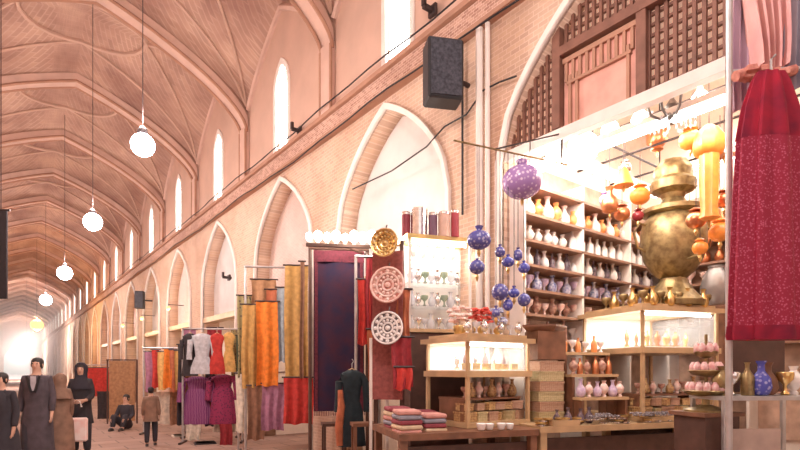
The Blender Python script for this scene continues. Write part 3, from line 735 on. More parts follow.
# flowers and trinkets on top of the left vitrine
M_redf = mat('red_cloth_flower', (.75, .10, .07), .8, var=.2, scale=30)
def bouquet(p, m, label, n=30, r=.12):
    t = thing('flower_bunch', label, 'flowers', p)
    obj('pot', lathe([(.05, 0), (.06, .02), (.07, .09), (.065, .1)], 14), M_gold, t, smooth=True)
    bm = bmesh.new()
    for i in range(n):
        a = random.random()*6.3; rr = r*math.sqrt(random.random()); c = (rr*math.cos(a), rr*math.sin(a), .12+random.random()*.16)
        for k in range(6):
            add_lathe(bm, [(.004, 0), (.016, .008), (.012, .02), (.002, .03)], 6, c=(c[0]+.018*math.cos(k*1.05), c[1]+.018*math.sin(k*1.05), c[2]))
    obj('blossoms', bm, m, t)
    return t
ztop1 = 1.80+.06
bouquet(loc_in(V1, .42, .30, ztop1-.935), M_redf, 'bunch of red cloth flowers on the left vitrine roof')
bouquet(loc_in(V1, .18, .34, ztop1-.935), PORC[0], 'bunch of rose coloured flowers left of the red ones')
bouquet(loc_in(V1, .66, .30, ztop1-.935), PORC[3], 'bunch of blue and white flowers right of the red ones')
cb = vase(M_crystal, .8, 'crystal_bowl', 3); cb2 = vase(M_silver, .8, 'silver_bowl', 1)
put_row([cb2, cb], 7, loc_in(V1, .08, .10, ztop1-.935), ax(V1)*.115, 'silver or crystal bowl on the front of the left vitrine roof', 'bowl', 'bowls on the left vitrine roof', .9)
# trinkets on the right vitrine roof, around the samovar
ztop2 = 2.13+.06
cg = vase(M_brass, .95, 'brass_cup', 3); cg2 = vase(M_gold, .9, 'gilt_vase', 0)
for i, (x, y) in enumerate(((.06, .06), (.17, .04), (.28, .05), (.40, .04), (.52, .05), (.64, .04), (.75, .08), (.87, .05), (.97, .1), (.05, .20), (.05, .34), (.06, .5), (.06, .64), (.2, .16), (.35, .15), (.5, .14), (.18, .32), (.8, .2))):
    o = cg if i == 0 else cg2 if i == 1 else dup([cg, cg2][i % 2], (0, 0, 0)); o.location = loc_in(V2, x, y, ztop2-.955)
    tag(o, 'small gilt cup or vase around the foot of the samovar', 'cup', 'gilt cups around the samovar')
# white shade like grey jar right of the samovar
t = thing('pewter_jar', 'large dull pewter jar behind the samovar at its right', 'jar', at(716, 306, 7.0), 0)
obj('body', lathe([(.13, 0), (.17, .05), (.19, .25), (.15, .42), (.09, .5), (.10, .54)], 22), mat('pewter', (.42, .38, .37), .4, metal=.5), t, smooth=True)
obj('pedestal', lathe([(.2, -1.0), (.2, -.02), (.16, 0)], 16), M_wood, t)

# ------------------------------------------------------------------ glass cabinet left of the shop with drums on top
cz = 5.78
p = at(409, 330, cz); CW = .76; CH = Z0 = (330-236)/F*cz
cab = thing('glass_cabinet', 'open glass cabinet full of crystal against the pillar, gilt top', 'cabinet', (p.x, p.y, 0), A0)
zb0 = p.z; ztp = zb0+CH; CD = .36
obj('stand', boxes([((CW/2, CD/2, zb0/2-.01), (CW-.05, CD-.05, zb0-.03))]), M_dwood, cab)
obj('bottom_board', box((CW/2, CD/2, zb0), (CW, CD, .04)), M_lwood, cab)
obj('top_board', box((CW/2, CD/2, ztp), (CW+.06, CD+.06, .05)), M_gold, cab)
obj('back_board', box((CW/2, CD-.01, (zb0+ztp)/2), (CW, .02, CH-.04)), M_jew, cab)
for x in (.012, CW-.012): obj('side_frame', boxes([((x, .012, (zb0+ztp)/2), (.024, .024, CH-.04)), ((x, CD-.03, (zb0+ztp)/2), (.024, .024, CH-.04))]), M_white, cab)
SHZ = [zb0+.02+k*CH/4 for k in range(4)]
for z in SHZ[1:]: obj('glass_shelf', box((CW/2, CD/2, z), (CW-.03, CD-.04, .012)), M_glass, cab)
tb = obj('light_tube', tube([(.05, .05, ztp-.05), (CW-.05, .05, ztp-.05)], .02, 8), M_tube, cab)
light('cabinet_light', 'AREA', (CW/2, .16, ztp-.05), 9, (1, .95, .88), .6, None, .2, parent=cab)
cv = [vase(M_crystal, .8, 'crystal_vase', 0), vase(M_silver, .8, 'silver_goblet', 3), vase(M_crystal, .8, 'crystal_goblet', 3)]
gl = ['bottom', 'second', 'third', 'top']
for k, z in enumerate(SHZ):
    if k == 3: continue
    q = Vector((p.x, p.y, 0))+E*.07+NN*.12; q.z = z+(.0 if k == 0 else .007)
    put_row(cv, 8, q, E*.08, 'crystal or silver glass on the %s shelf of the glass cabinet' % gl[k], 'glass', 'glasses on the %s cabinet shelf' % gl[k])
    if k < 2: cv = [vase(M_crystal, .75, 'crystal_cup', k), vase(M_silver, .75, 'silver_cup', 1), vase(mat('green_glass', (.4, .45, .35), .15, glass=(.7, .8, .7)), .8, 'green_glass_cup', 3)]
q = Vector((p.x, p.y, 0))+E*.10+NN*.14; q.z = SHZ[3]+.007
put_row([vase(M_porc, .85, 'porcelain_figure', 1)], 5, q, E*.12, 'white porcelain vase in the brightly lit top of the cabinet', 'vase', 'porcelain on the top cabinet shelf')
# round tins on the cabinet top
def tin(px, w, h, m, label, mband=None):
    q = at(px, 232, cz+.15); t = thing('round_tin', label, 'tin', (q.x, q.y, ztp+.025), 0)
    r = w/F*cz/2
    obj('body', lathe([(r, 0), (r, h)], 22), m, t, smooth=False)
    obj('lid', lathe([(r*1.05, h), (r*1.05, h+.025), (r*.9, h+.035)], 22), mband or M_silver, t)
M_mar = mat('maroon', (.28, .03, .05), .5)
tin(406, 9, .25, M_mar, 'narrow maroon tin at the left end of the cabinet top')
tin(419, 17, .29, M_silver, 'wide silver tin second from the left on the cabinet top')
tin(433, 9, .24, mat('plum', (.20, .10, .16), .5), 'narrow plum coloured tin in the middle of the cabinet top')
tin(444, 12, .25, mat('tan_tin', (.72, .48, .38), .5), 'tan tin between the plum and the red ones')
tin(455, 8, .27, mat('deep_red', (.42, .05, .07), .5), 'narrow deep red tin at the right end of the cabinet top')
tag(obj('bulb_board', box((0, 0, 0), (.03, .03, .03)), M_white), 'x', 'x') if False else None

# folded textiles and boxes piled at the left end of the left table
FOLD = [mat('fold_rose', (.62, .30, .26), .9), mat('fold_sand', (.72, .56, .38), .9), mat('fold_wine', (.30, .06, .08), .9), mat('fold_slate', (.30, .30, .36), .9)]
for i, (s_, n_) in enumerate(((-1.28, .22), (-1.0, .30), (-1.25, .62), (-.96, .66))):
    for k in range(5-(i % 2)):
        o = obj('folded_textile', box((0, 0, .022), (.22, .26, .042), bev=.012), FOLD[(i+k) % 4], loc=stall(s_, n_, .931+k*.045), rz=A0+.1*math.sin(i*3+k))
        tag(o, '%s folded textile in the %s pile on the left table' % (['rose', 'sand', 'wine red', 'slate grey'][(i+k) % 4], ['front left', 'front right', 'back left', 'back right'][i]), 'textile', '%s textiles in the %s pile' % (['rose', 'sand', 'wine', 'slate'][(i+k) % 4], ['front left', 'front right', 'back left', 'back right'][i]))

# ------------------------------------------------------------------ round plates and textiles left of the cabinet
def plate(px, py, rpx, m, mr, label, zc=5.45, hub=None):
    r = rpx/F*zc; q = at(px, py, zc); t = thing('wall_plate', label, 'plate', q, -.95)
    def flat(bm): bmesh.ops.transform(bm, matrix=Matrix.Rotation(PI/2, 4, 'X'), verts=bm.verts); return bm
    obj('dish', flat(lathe([(r*.6, -.015), (r*.95, .01), (r, .03), (r*.93, .03), (r*.6, .0)], 36)), m, t, smooth=True)
    bm = bmesh.new()
    for k in range(3):
        rr = r*(.92, .62, .30)[k]; add_tube(bm, [(rr*math.cos(a), rr*math.sin(a), .028-.012*k) for a in [2*PI*i/30 for i in range(30)]], .012, 5, closed=True)
    for i in range(12):
        a = 2*PI*i/12; add_lathe(bm, [(.001, -.005), (.022, 0), (.001, .012)], 8, c=(r*.77*math.cos(a), r*.77*math.sin(a), .02)); add_lathe(bm, [(.001, -.005), (.018, 0), (.001, .012)], 8, c=(r*.46*math.cos(a), r*.46*math.sin(a), .012))
    add_lathe(bm, [(r*.16, -.01), (r*.14, .02), (r*.05, .03)], 14)
    obj('ornament', flat(bm), mr, t)
    obj('hook', tube([(0, .02, r*.9), (0, .06, r+.05)], .008, 5), M_iron, t)
    return t
plate(385, 243, 14.5, mat('yellow_enamel', (.72, .52, .24), .4, col2=(.85, .75, .55), scale=30), M_gold, 'round yellow gold plate, topmost of the three hung plates')
plate(388, 285, 18.5, mat('red_enamel', (.50, .16, .13), .4, col2=(.75, .5, .42), scale=30), PORC[0], 'round red patterned plate, middle of the three hung plates')
plate(388, 328, 17, mat('black_enamel', (.05, .04, .05), .35, col2=(.3, .25, .25), scale=40), M_porc, 'round black and white plate, lowest of the three hung plates')
# panel that carries the plates, on posts
q = at(386, 300, 5.58); t = thing('fabric_screen', 'rose fabric covered panel on two posts carrying the round plates', 'panel', (q.x, q.y, 0), -.95)
obj('board', box((0, .06, 1.98), (.34, .04, 1.6)), mat('rose_cloth', (.34, .10, .09), .9, var=.2, scale=24), t)
for x in (-.15, .15): obj('post', box((x, .10, 1.45), (.04, .04, 2.9)), M_dwood, t)

# ------------------------------------------------------------------ cloth helpers
CM = {}
def cm(name, c, c2=None, sc=14, pattern=None):
    return mat(name, c, .85, col2=c2 or tuple(k*.65 for k in c), scale=sc, pattern=pattern, sheen=.0)
def hang_cloth(p, w, h, m, label, rz=-.5, folds=3, amp=.03, name='hanging_cloth', th=.012, flare=0, group=None, rod=True, cat='cloth'):
    """cloth folded over a bar: real folds, real thickness, hem free; p is the middle of its top"""
    t = thing(name, label, cat, p, rz, group)
    nx, nz = max(12, folds*8), 10; bm = bmesh.new(); rnd = random.Random(int(p[0]*1000+p[2]*77)); ph = rnd.random()*6
    def pt(i, k, s):
        u = i/nx-.5; v = k/nz; ww = w*(1+flare*v); a = amp*(.35+.65*v)
        y = a*math.sin(u*folds*2*PI+ph+.5*v)+.3*a*math.sin(u*folds*5+ph*2)
        return (u*ww+.01*math.sin(v*5+ph), y+s*th, -v*h+.012*math.sin(u*9+ph)*v)
    for s in (0, 1):
        g = [[bm.verts.new(pt(i, k, s)) for k in range(nz+1)] for i in range(nx+1)]
        for i in range(nx):
            for k in range(nz): bm.faces.new((g[i][k], g[i+1][k], g[i+1][k+1], g[i][k+1]))
        if s == 0: g0 = g
        else: g1 = g
    for i in range(nx):
        for k in (0, nz): bm.faces.new((g0[i][k], g0[i+1][k], g1[i+1][k], g1[i][k]))
    for k in range(nz):
        for i in (0, nx): bm.faces.new((g0[i][k], g0[i][k+1], g1[i][k+1], g1[i][k]))
    obj('fabric', bm, m, t, smooth=True)
    if rod: obj('rod', tube([(-w/2-.03, .006, .012), (w/2+.03, .006, .012)], .014, 6), M_iron, t)
    return t
def dress(p, h, w, m, label, rz=-.5, m2=None, skirt=.55, sleeves=True, group=None, name='hanging_dress'):
    """garment on a hanger: shoulders, waist, fluted skirt, sleeves; p is the hanger top"""
    t = thing(name, label, 'dress', p, rz, group)
    hs = h*(1-skirt)
    def tub(pr, fl, nf): return lathe([(r, z) for r, z in pr], 28, flute=fl, nf=nf, sy=.42)
    obj('bodice', tub([(w*.16, -.05), (w*.40, -.09), (w*.46, -.15), (w*.36, -hs*.6), (w*.30, -hs)], .03, 7), m, t, smooth=True)
    obj('skirt', tub([(w*.30, -hs), (w*.38, -hs-.1), (w*.47, -h*.85), (w*.5, -h+.01), (w*.49, -h)], .10, 8), m2 or m, t, smooth=True)
    if sleeves:
        for s in (-1, 1):
            obj('sleeve', tube([(s*w*.36, 0, -.12), (s*w*.52, -.01, -.20), (s*w*.56, -.02, -.42), (s*w*.58, -.02, -.58)], [.07*w/.45, .065*w/.45, .055*w/.45, .06*w/.45], 10), m, t, smooth=True)
    hg = obj('hanger', tube([(-w*.36, 0, -.10), (0, 0, -.03), (w*.36, 0, -.10)], .010, 6), M_lwood, t)
    obj('hook', tube([(0, 0, -.03), (0, 0, .03), (.02, 0, .06), (.0, 0, .09)], .005, 5), M_steel, hg)
    return t
def pc(px, py, zc): return at(px, py, zc)
PXM = lambda n, zc: n/F*zc

# ------------------------------------------------------------------ the red dress at the right, with pink drape above
ZR = 3.35
M_red = cm('crimson_sequin_cloth', (.40, .008, .035), (.17, .004, .03), 6)
M_redseq = mat('sequined_crimson', (.30, .008, .04), .7, col2=(.50, .09, .17), scale=60, pattern='voronoi')
q = at(771, 78, ZR); t = thing('red_gown', 'long crimson sequined gown hanging beside the gift shop', 'dress', q, -.62)
h1 = PXM(262, ZR)
def gown(lst, fl, nf): return lathe([(PXM(w_, ZR)/2, -PXM(y_-78, ZR)) for w_, y_ in lst], 48, flute=fl, nf=nf, sy=.38)
obj('gathered_top', gown([(26, 72), (36, 82), (52, 108), (62, 140)], .18, 9), M_red, t, smooth=True)
obj('skirt', gown([(62, 139), (68, 190), (72, 240), (76, 290), (78, 332), (76, 338)], .14, 9), M_redseq, t, smooth=True)
obj('hem', gown([(79, 326), (81, 336), (79, 340)], .14, 9), M_red, t, smooth=True)
obj('hook', tube([(0, 0, -.02), (0, 0, .12), (.03, 0, .15)], .008, 6), M_steel, t)
M_pinkc = cm('pink_drape', (.82, .48, .44), (.68, .36, .36), 5)
hang_cloth(at(770, -30, 3.48), .34, .66, M_pinkc, 'pink drape gathered above the crimson gown', rz=-.62, folds=5, amp=.05, name='pink_drape', flare=-.35)
hang_cloth(at(744, -30, 3.55), .16, .95, cm('lilac_drape', (.66, .48, .60), (.56, .40, .52), 4), 'pale lilac drape beside the pink one', rz=-.62, folds=3, amp=.03, name='lilac_drape')
hang_cloth(at(797, -30, 3.5), .20, .80, cm('grey_blue_drape', (.42, .40, .48), (.34, .32, .40), 4), 'grey blue drape at the right of the pink one', rz=-.62, folds=3, amp=.03, name='grey_drape')
q = at(765, 74, 3.45)
bm = bmesh.new()
for i in range(7):
    a = i*.9; add_lathe(bm, [(.01, -.03), (.045, -.015), (.04, .02), (.01, .035)], 10, c=(.10*math.cos(a)*1.2, .03*math.sin(a), .02*math.sin(a*2)), flute=.15, nf=5)
add_tube(bm, [(-.2, 0, -.02), (-.08, .02, .03), (.06, 0, -.01), (.2, 0, .03)], .035, 8)
tag(obj('fabric_rosette', bm, mat('rose_knot', (.72, .34, .26), .8, col2=(.42, .12, .10), scale=22), loc=q, rz=-.62, smooth=True), 'bundle of rose fabric knots tied at the foot of the pink drape', 'rosette')
# pole and rail that carry the drapes
pl = at(729, 200, 3.5)
t = thing('stall_pole', 'slim metal pole between the shop and the crimson gown', 'pole', (pl.x, pl.y, 0), -.75)
obj('shaft', tube([(0, 0, 0), (0, 0, 4.35)], .022, 10), M_steel, t); obj('foot', lathe([(.07, 0), (.07, .02), (.025, .04)], 14), M_steel, t)
obj('arm', tube([(0, 0, 4.25), (.75, 0, 4.25)], .016, 8), M_steel, t); obj('lower_arm', tube([(0, 0, CAMZ+(370-72)/F*3.5), (.72, 0, CAMZ+(370-72)/F*3.5)], .014, 8), M_steel, t)
# metal shelf at the right with brass and a blue vase
zs_ = 3.9; q = at(722, 397, zs_)
t = thing('metal_shelf', 'grey metal two tier shelf under the crimson gown', 'shelf', (q.x, q.y, 0), -.55)
obj('top', box((.42, .18, q.z-.012), (.84, .40, .03)), M_steel, t); obj('lower_board', box((.42, .18, .35), (.82, .38, .02)), M_steel, t)
obj('backing', box((.58, .37, q.z+.24), (.52, .015, .44)), M_dwood, t)
obj('stone_panel', box((.30, .05, .62), (.42, .03, .86)), M_grey if False else mat('pale_stone', (.55, .42, .36), .8, var=.15, scale=5), t)
for x in (.02, .82):
    for y in (0, .36): obj('leg', box((x, y, q.z/2), (.03, .03, q.z-.03)), M_steel, t)
ez = Vector((math.cos(-.55), math.sin(-.55), 0)); nz_ = Vector((-ez.y, ez.x, 0))
def on_shelf(x, y): v = Vector((q.x, q.y, q.z+.004))+ez*x+nz_*y; return v
bv = vase(M_blue, 1.2, 'blue_vase', 0); bv.location = on_shelf(.42, .12); tag(bv, 'cobalt blue vase on the metal shelf under the gown', 'vase'); bv.name = 'cobalt_vase'
for i, (x, kd, mm, nm, lab) in enumerate(((.10, 1, M_brass, 'brass_urn', 'aged brass urn at the left end of the metal shelf'), (.22, 3, M_silver, 'silver_goblet', 'tarnished silver goblet next to the brass urn'), (.32, 2, M_brass, 'brass_flask', 'slim brass flask left of the cobalt vase'), (.53, 0, M_wood, 'wooden_vase', 'brown wooden vase right of the cobalt vase'), (.64, 3, M_gold, 'golden_cup', 'golden footed cup near the right end of the metal shelf'), (.75, 1, PORC[1], 'white_vase', 'white vase at the right end of the metal shelf'))):
    v = vase(mm, 1.15, nm, kd); v.location = on_shelf(x, .14+.04*(i % 2)); tag(v, lab, 'vase' if 'vase' in nm else nm.split('_')[1])
# tiered pile of silver pink sweets bowls left of the pole
q2 = at(706, 397, 4.15)
t = thing('tiered_stand', 'tiered brass stand heaped with rose glass beside the right vitrine', 'stand', q2)
obj('foot', lathe([(.16, -.12), (.16, -.10), (.03, -.06), (.025, .0)], 20), M_brass, t, smooth=True)
obj('stem', tube([(0, 0, -.05), (0, 0, .50)], .012, 8), M_brass, t)
for k, (r, z) in enumerate(((.17, .02), (.13, .18), (.09, .33))):
    d_ = obj('dish', lathe([(.03, z-.02), (r*.8, z), (r, z+.03), (r*.97, z+.035), (.03, z+.0)], 24), M_brass, t, smooth=True)
    bm = bmesh.new(); n = int(14-3*k)
    for i in range(n):
        a = 2*PI*i/n; add_lathe(bm, [(.006, z+.01), (.028, z+.03), (.03, z+.07), (.012, z+.10)], 8, c=(r*.72*math.cos(a), r*.72*math.sin(a), 0))
    obj('rose_glass_pieces', bm, mat('rose_glass', (.72, .34, .34), .2, col2=(.95, .8, .78), scale=30), d_, smooth=True)
t = thing('plinth', 'dark wooden plinth under the tiered brass stand', 'plinth', (q2.x, q2.y, 0), -.35)
obj('block', box((0, 0, (q2.z-.13)/2), (.34, .3, q2.z-.13)), M_dwood, t); obj('slab', box((0, 0, q2.z-.13), (.40, .34, .03)), M_wood, t)

# ------------------------------------------------------------------ the tall dark rug and the clothes stalls along the wall
M_rug = mat('navy_rug', (.020, .012, .045), .9, col2=(.06, .012, .03), scale=5)
M_rugb = mat('maroon_border', (.16, .025, .045), .9, var=.25, scale=30)
ZG = 7.3; q = at(339, 251, ZG); W_ = PXM(50, ZG); H_ = PXM(160, ZG)
t = thing('hanging_rug', 'tall dark navy and maroon rug hanging beside the clothes rails', 'rug', q, -.50)
def wavy(w, h, n, th, amp, y0=0, x0=0, z0=0):
    bm = bmesh.new(); gs = []
    for s in (0, 1):
        g = [[bm.verts.new((x0+(i/n-.5)*w, y0+s*th+amp*math.sin(i/n*9+k*.3), z0-k/8*h)) for k in range(9)] for i in range(n+1)]
        gs.append(g)
        for i in range(n):
            for k in range(8): bm.faces.new((g[i][k], g[i+1][k], g[i+1][k+1], g[i][k+1]))
    a, b = gs
    for i in range(n):
        for k in (0, 8): bm.faces.new((a[i][k], a[i+1][k], b[i+1][k], b[i][k]))
    for k in range(8):
        for i in (0, n): bm.faces.new((a[i][k], a[i][k+1], b[i][k+1], b[i][k]))
    return bm
obj('field', wavy(W_, H_, 20, .02, .012), M_rug, t, smooth=True)
for s in (-1, 1): obj('side_border', wavy(W_*.06, H_, 4, .01, .0, y0=-.025, x0=s*W_*.45), M_rugb, t, smooth=True)
obj('top_border', wavy(W_, .16, 20, .012, .012, y0=-.02), M_rugb, t, smooth=True)
obj('fringe', boxes([((-W_/2+.01+i*W_/29, .005, -H_-.03), (.008, .01, .07)) for i in range(30)]), M_rugb, t)
obj('rod', tube([(-W_/2-.06, .01, .03), (W_/2+.06, .01, .03)], .022, 8), M_dwood, t)
for s in (-1, 1): obj('post', tube([(s*(W_/2+.05), .03, .06), (s*(W_/2+.05), .03, -q.z)], .025, 8), M_dwood, t)
# row of bare bulbs above the rug
t = thing('bulb_rail', 'wooden rail holding the row of bare bulbs above the rug', 'rail', at(345, 246, 6.9), -.50)
obj('rail', box((0, 0, 0), (1.02, .05, .04)), M_dwood, t); obj('strut', tube([(0, .02, 0), (.6, .9, .0)], .015, 6), M_dwood, t)
for i in range(9):
    px = 314+i*8.2; r = (.045, .06, .05, .065, .048, .07, .062, .075, .055)[i]
    v = at(345, 246, 6.9)+Vector((math.cos(-.5), math.sin(-.5), 0))*((i-4)*.118); v.z += .02
    b = thing('bare_bulb', 'bare bulb in the row above the dark rug', 'bulb', v, 0, 'bulbs above the rug')
    obj('glass', lathe([(.02, .03), (r*.7, .05), (r, .05+r*.8), (r*.75, .05+r*1.6), (r*.2, .05+r*2)], 12), M_bulb, b, smooth=True); obj('socket', lathe([(.02, -.0), (.022, .035)], 10), M_white, b)
light('rug_bulb_light', 'POINT', at(352, 232, 6.7), 10, (1, .85, .7), .15)
light('rug_bulb_light', 'POINT', at(372, 215, 6.9), 6, (1, .85, .7), .15)

C_ = dict(orange=cm('orange_cloth', (.85, .24, .03)), ochre=cm('ochre_cloth', (.56, .32, .10)), olive=cm('olive_cloth', (.34, .28, .13), (.14, .10, .08), 18, 'voronoi'), grey=cm('grey_blue_cloth', (.36, .42, .46)),
          red=cm('red_cloth', (.60, .05, .04)), mauve=cm('mauve_cloth', (.44, .20, .30)), plum=cm('plum_cloth', (.17, .02, .13), (.32, .12, .24), 10, 'wave'), mag=cm('magenta_print', (.30, .03, .10), (.09, .02, .06), 26, 'voronoi'),
          pale=cm('pale_grey_cloth', (.62, .62, .66)), yellow=cm('yellow_cloth', (.80, .48, .16)), dark=cm('dark_cloth', (.05, .04, .045)), green=cm('dark_green_cloth', (.09, .12, .07)), brown=cm('brown_cloth', (.30, .15, .09)), tan=cm('tan_cloth', (.42, .22, .11)),
          cream=cm('cream_cloth', (.78, .68, .56)), teal=cm('dark_teal_cloth', (.02, .035, .045)), rust=cm('rust_cloth', (.50, .15, .07)), dred=cm('deep_red_cloth', (.34, .03, .04)))
def rail(px0, px1, py, zc, label, drop=True, rz=-.5, floor=True):
    a = at(px0, py, zc); L = PXM(px1-px0, zc)
    t = thing('clothes_rail', label, 'rail', a, rz)
    obj('bar', tube([(0, .02, .03), (L, .02, .03)], .018, 8), M_steel, t)
    for x in (0, L):
        u = obj('upright', tube([(x, .05, .05), (x, .05, -a.z+.02)], .02, 8), M_steel, t)
        obj('foot', box((x, .05, -a.z+.02), (.05, .5, .035)), M_iron, u)
    return t
rail(245, 311, 268, 8.6, 'tall steel clothes rail left of the dark rug')
rail(238, 312, 374, 9.4, 'low steel clothes rail under the orange and ochre cloths')
def cl(px0, px1, y0, y1, zc, key, label, folds=2, amp=.035, **k):
    return hang_cloth(at((px0+px1)/2, y0, zc), PXM(px1-px0, zc), PXM(y1-y0, zc), C_[key], label, folds=folds, amp=amp, **k)
cl(285, 308, 266, 384, 8.40, 'ochre', 'long ochre cloth hanging immediately left of the dark rug')
cl(277, 286, 288, 362, 8.50, 'grey', 'narrow grey blue cloth between the orange and ochre ones', 1)
cl(300, 304, 262, 378, 8.30, 'brown', 'very narrow brown cloth over the ochre one', 1, .01)
cl(257, 278, 302, 386, 8.45, 'orange', 'bright orange cloth left of the grey blue one', 2)
cl(266, 276, 290, 340, 8.62, 'rust', 'rust coloured cloth peeping over the bright orange one', 1)
cl(242, 258, 305, 388, 8.6, 'ochre', 'dark gold cloth at the left end of the tall rail', 2)
cl(238, 252, 296, 378, 8.75, 'olive', 'speckled olive cloth behind the dark gold one', 2)
cl(252, 276, 280, 312, 8.7, 'tan', 'short tan cloth at the top of the tall rail', 2)
cl(284, 313, 378, 424, 8.35, 'red', 'vivid red cloth hanging under the ochre one', 3)
cl(262, 284, 384, 430, 8.5, 'mauve', 'dusky mauve skirt hanging under the orange cloth', 3)
cl(248, 264, 386, 440, 8.6, 'brown', 'brown skirt hanging left of the mauve one', 2)
cl(236, 247, 374, 432, 8.75, 'cream', 'narrow cream cloth left of the brown skirt', 1)
# red cloths right of the rug
cl(358, 370, 280, 345, 7.0, 'red', 'narrow red cloth hanging at the right edge of the rug', 2)
cl(366, 378, 258, 330, 7.0, 'dred', 'deep red cloth beside the narrow red one', 2)
cl(368, 382, 330, 382, 6.6, 'rust', 'rust coloured scarf below the deep red cloth', 1)
cl(392, 412, 338, 388, 5.45, 'dred', 'deep red fringed cloth hanging below the black plate', 2)
cl(396, 412, 368, 390, 5.43, 'red', 'bright red cloth at the lower end of the deep red one', 2, .02)
cl(396, 410, 290, 352, 5.6, 'rust', 'rust patterned cloth behind the round plates', 2)
for lab, px0, px1, py, zc in (('short steel rail carrying the cloths right of the rug', 356, 380, 258, 7.05),):
    rail(px0, px1, py, zc, lab)
# dark teal robe with orange sash on a stand
t = dress(at(352, 366, 6.6), 1.02, .32, C_['teal'], 'dark teal robe on a stand in front of the rug', rz=-.45); 
obj('sash', tube([(-.16, -.13, -.30), (-.15, -.16, -.5), (-.18, -.17, -.75), (-.17, -.17, -.98)], [.03, .045, .05, .04], 8), C_['rust'], t, smooth=True)
obj('stand', boxes([((0, 0, -1.62+.12), (.4, .3, .03)), ((0, 0, -.85), (.03, .03, 1.4))]), M_iron, t)
# group of dresses further down
rail(182, 240, 330, 10.6, 'steel rail carrying the pale grey and red garments')
rail(184, 236, 372, 11.5, 'lower steel rail carrying the purple dresses')
def dr(px, y0, y1, w, zc, key, label, key2=None, **k):
    w *= 1.22
    return dress(at(px, y0, zc), PXM(y1-y0, zc), PXM(w, zc), C_[key], label, m2=C_[key2] if key2 else None, **k)
dr(202, 331, 374, 17, 10.5, 'pale', 'pale grey blouse on the upper rail of the second stall', skirt=.4)
dr(217, 331, 374, 12, 10.5, 'red', 'red tunic between the pale grey blouse and the yellow one', skirt=.5, sleeves=False)
dr(229, 330, 372, 10, 10.6, 'yellow', 'pale yellow tunic at the right end of the second stall', skirt=.5, sleeves=False)
dr(190, 331, 376, 12, 10.6, 'dark', 'black garment at the left end of the second stall', skirt=.5)
dr(197, 374, 424, 22, 10.8, 'plum', 'plum purple gathered dress on the lower rail', skirt=.7)
dr(223, 372, 424, 20, 10.8, 'mag', 'magenta patterned dress on the lower rail', skirt=.7)
cl(237, 246, 336, 424, 10.6, 'green', 'long dark green cloth right of the yellow tunic', 2)
cl(178, 185, 345, 425, 10.9, 'dark', 'narrow black cloth between the orange scarves and the black garment', 1)
cl(220, 232, 424, 452, 10.4, 'dred', 'deep red cloth bundle low under the magenta dress', 2, rod=False)
cl(184, 196, 330, 372, 11.0, 'mauve', 'mauve cloth behind the black garment of the second stall', 2)
cl(208, 222, 328, 374, 11.0, 'dred', 'deep red cloth behind the pale grey blouse', 2)
cl(231, 243, 330, 380, 11.0, 'olive', 'speckled olive cloth behind the yellow tunic', 2)
cl(205, 214, 374, 426, 11.3, 'dark', 'black cloth between the plum and the magenta dresses', 1)
cl(210, 218, 376, 420, 10.9, 'rust', 'rust cloth edge showing beside the magenta dress', 1)
cl(184, 191, 374, 424, 11.2, 'tan', 'tan cloth left of the plum dress', 1)
cl(186, 200, 424, 440, 10.7, 'cream', 'cream lace cloth low under the plum dress', 2, rod=False)
cl(214, 236, 424, 432, 10.9, 'cream', 'cream lace edge low under the magenta dress', 3, rod=False)
# third stall: scarves
rail(143, 183, 349, 12.2, 'steel rail carrying the orange and mauve scarves')
for px0, px1, y0, y1, key, lab in ((145, 152, 352, 392, 'mauve', 'mauve scarf at the left end of the scarf rail'), (152, 159, 350, 388, 'red', 'brick red scarf second on the scarf rail'), (158, 165, 352, 390, 'yellow', 'yellow scarf in the middle of the scarf rail'), (164, 172, 349, 388, 'orange', 'bright orange scarf on the scarf rail'), (170, 176, 350, 392, 'rust', 'rust scarf right of the bright orange scarf'), (175, 181, 351, 390, 'ochre', 'ochre scarf at the right end of the scarf rail')):
    cl(px0, px1, y0, y1, 12.1, key, lab, 1)
cl(148, 170, 392, 424, 12.4, 'cream', 'cream cloth low under the scarf rail', 2, rod=False)
cl(170, 182, 390, 425, 12.4, 'brown', 'brown cloth low at the right under the scarf rail', 2, rod=False)
# fourth stall: brown rug and red awning cloth
q = at(122, 361, 14.5)
t = thing('hanging_carpet', 'plain brown carpet hanging upright further down the alley', 'carpet', q, -.45)
obj('field', wavy(PXM(24, 14.5), PXM(60, 14.5), 12, .03, .015), C_['tan'], t, smooth=True); obj('rod', tube([(-.4, 0, .03), (.4, 0, .03)], .02, 6), M_dwood, t)
for s in (-1, 1): obj('post', tube([(s*.38, .03, .03), (s*.38, .03, -q.z)], .022, 6), M_dwood, t)
cl(86, 108, 368, 396, 16, 'red', 'bright red cloth hanging beyond the brown carpet', 3)
cl(98, 109, 392, 428, 16, 'dark', 'black cloth hanging under the bright red one', 2)
rail(84, 110, 366, 16.1, 'steel rail carrying the bright red cloth')

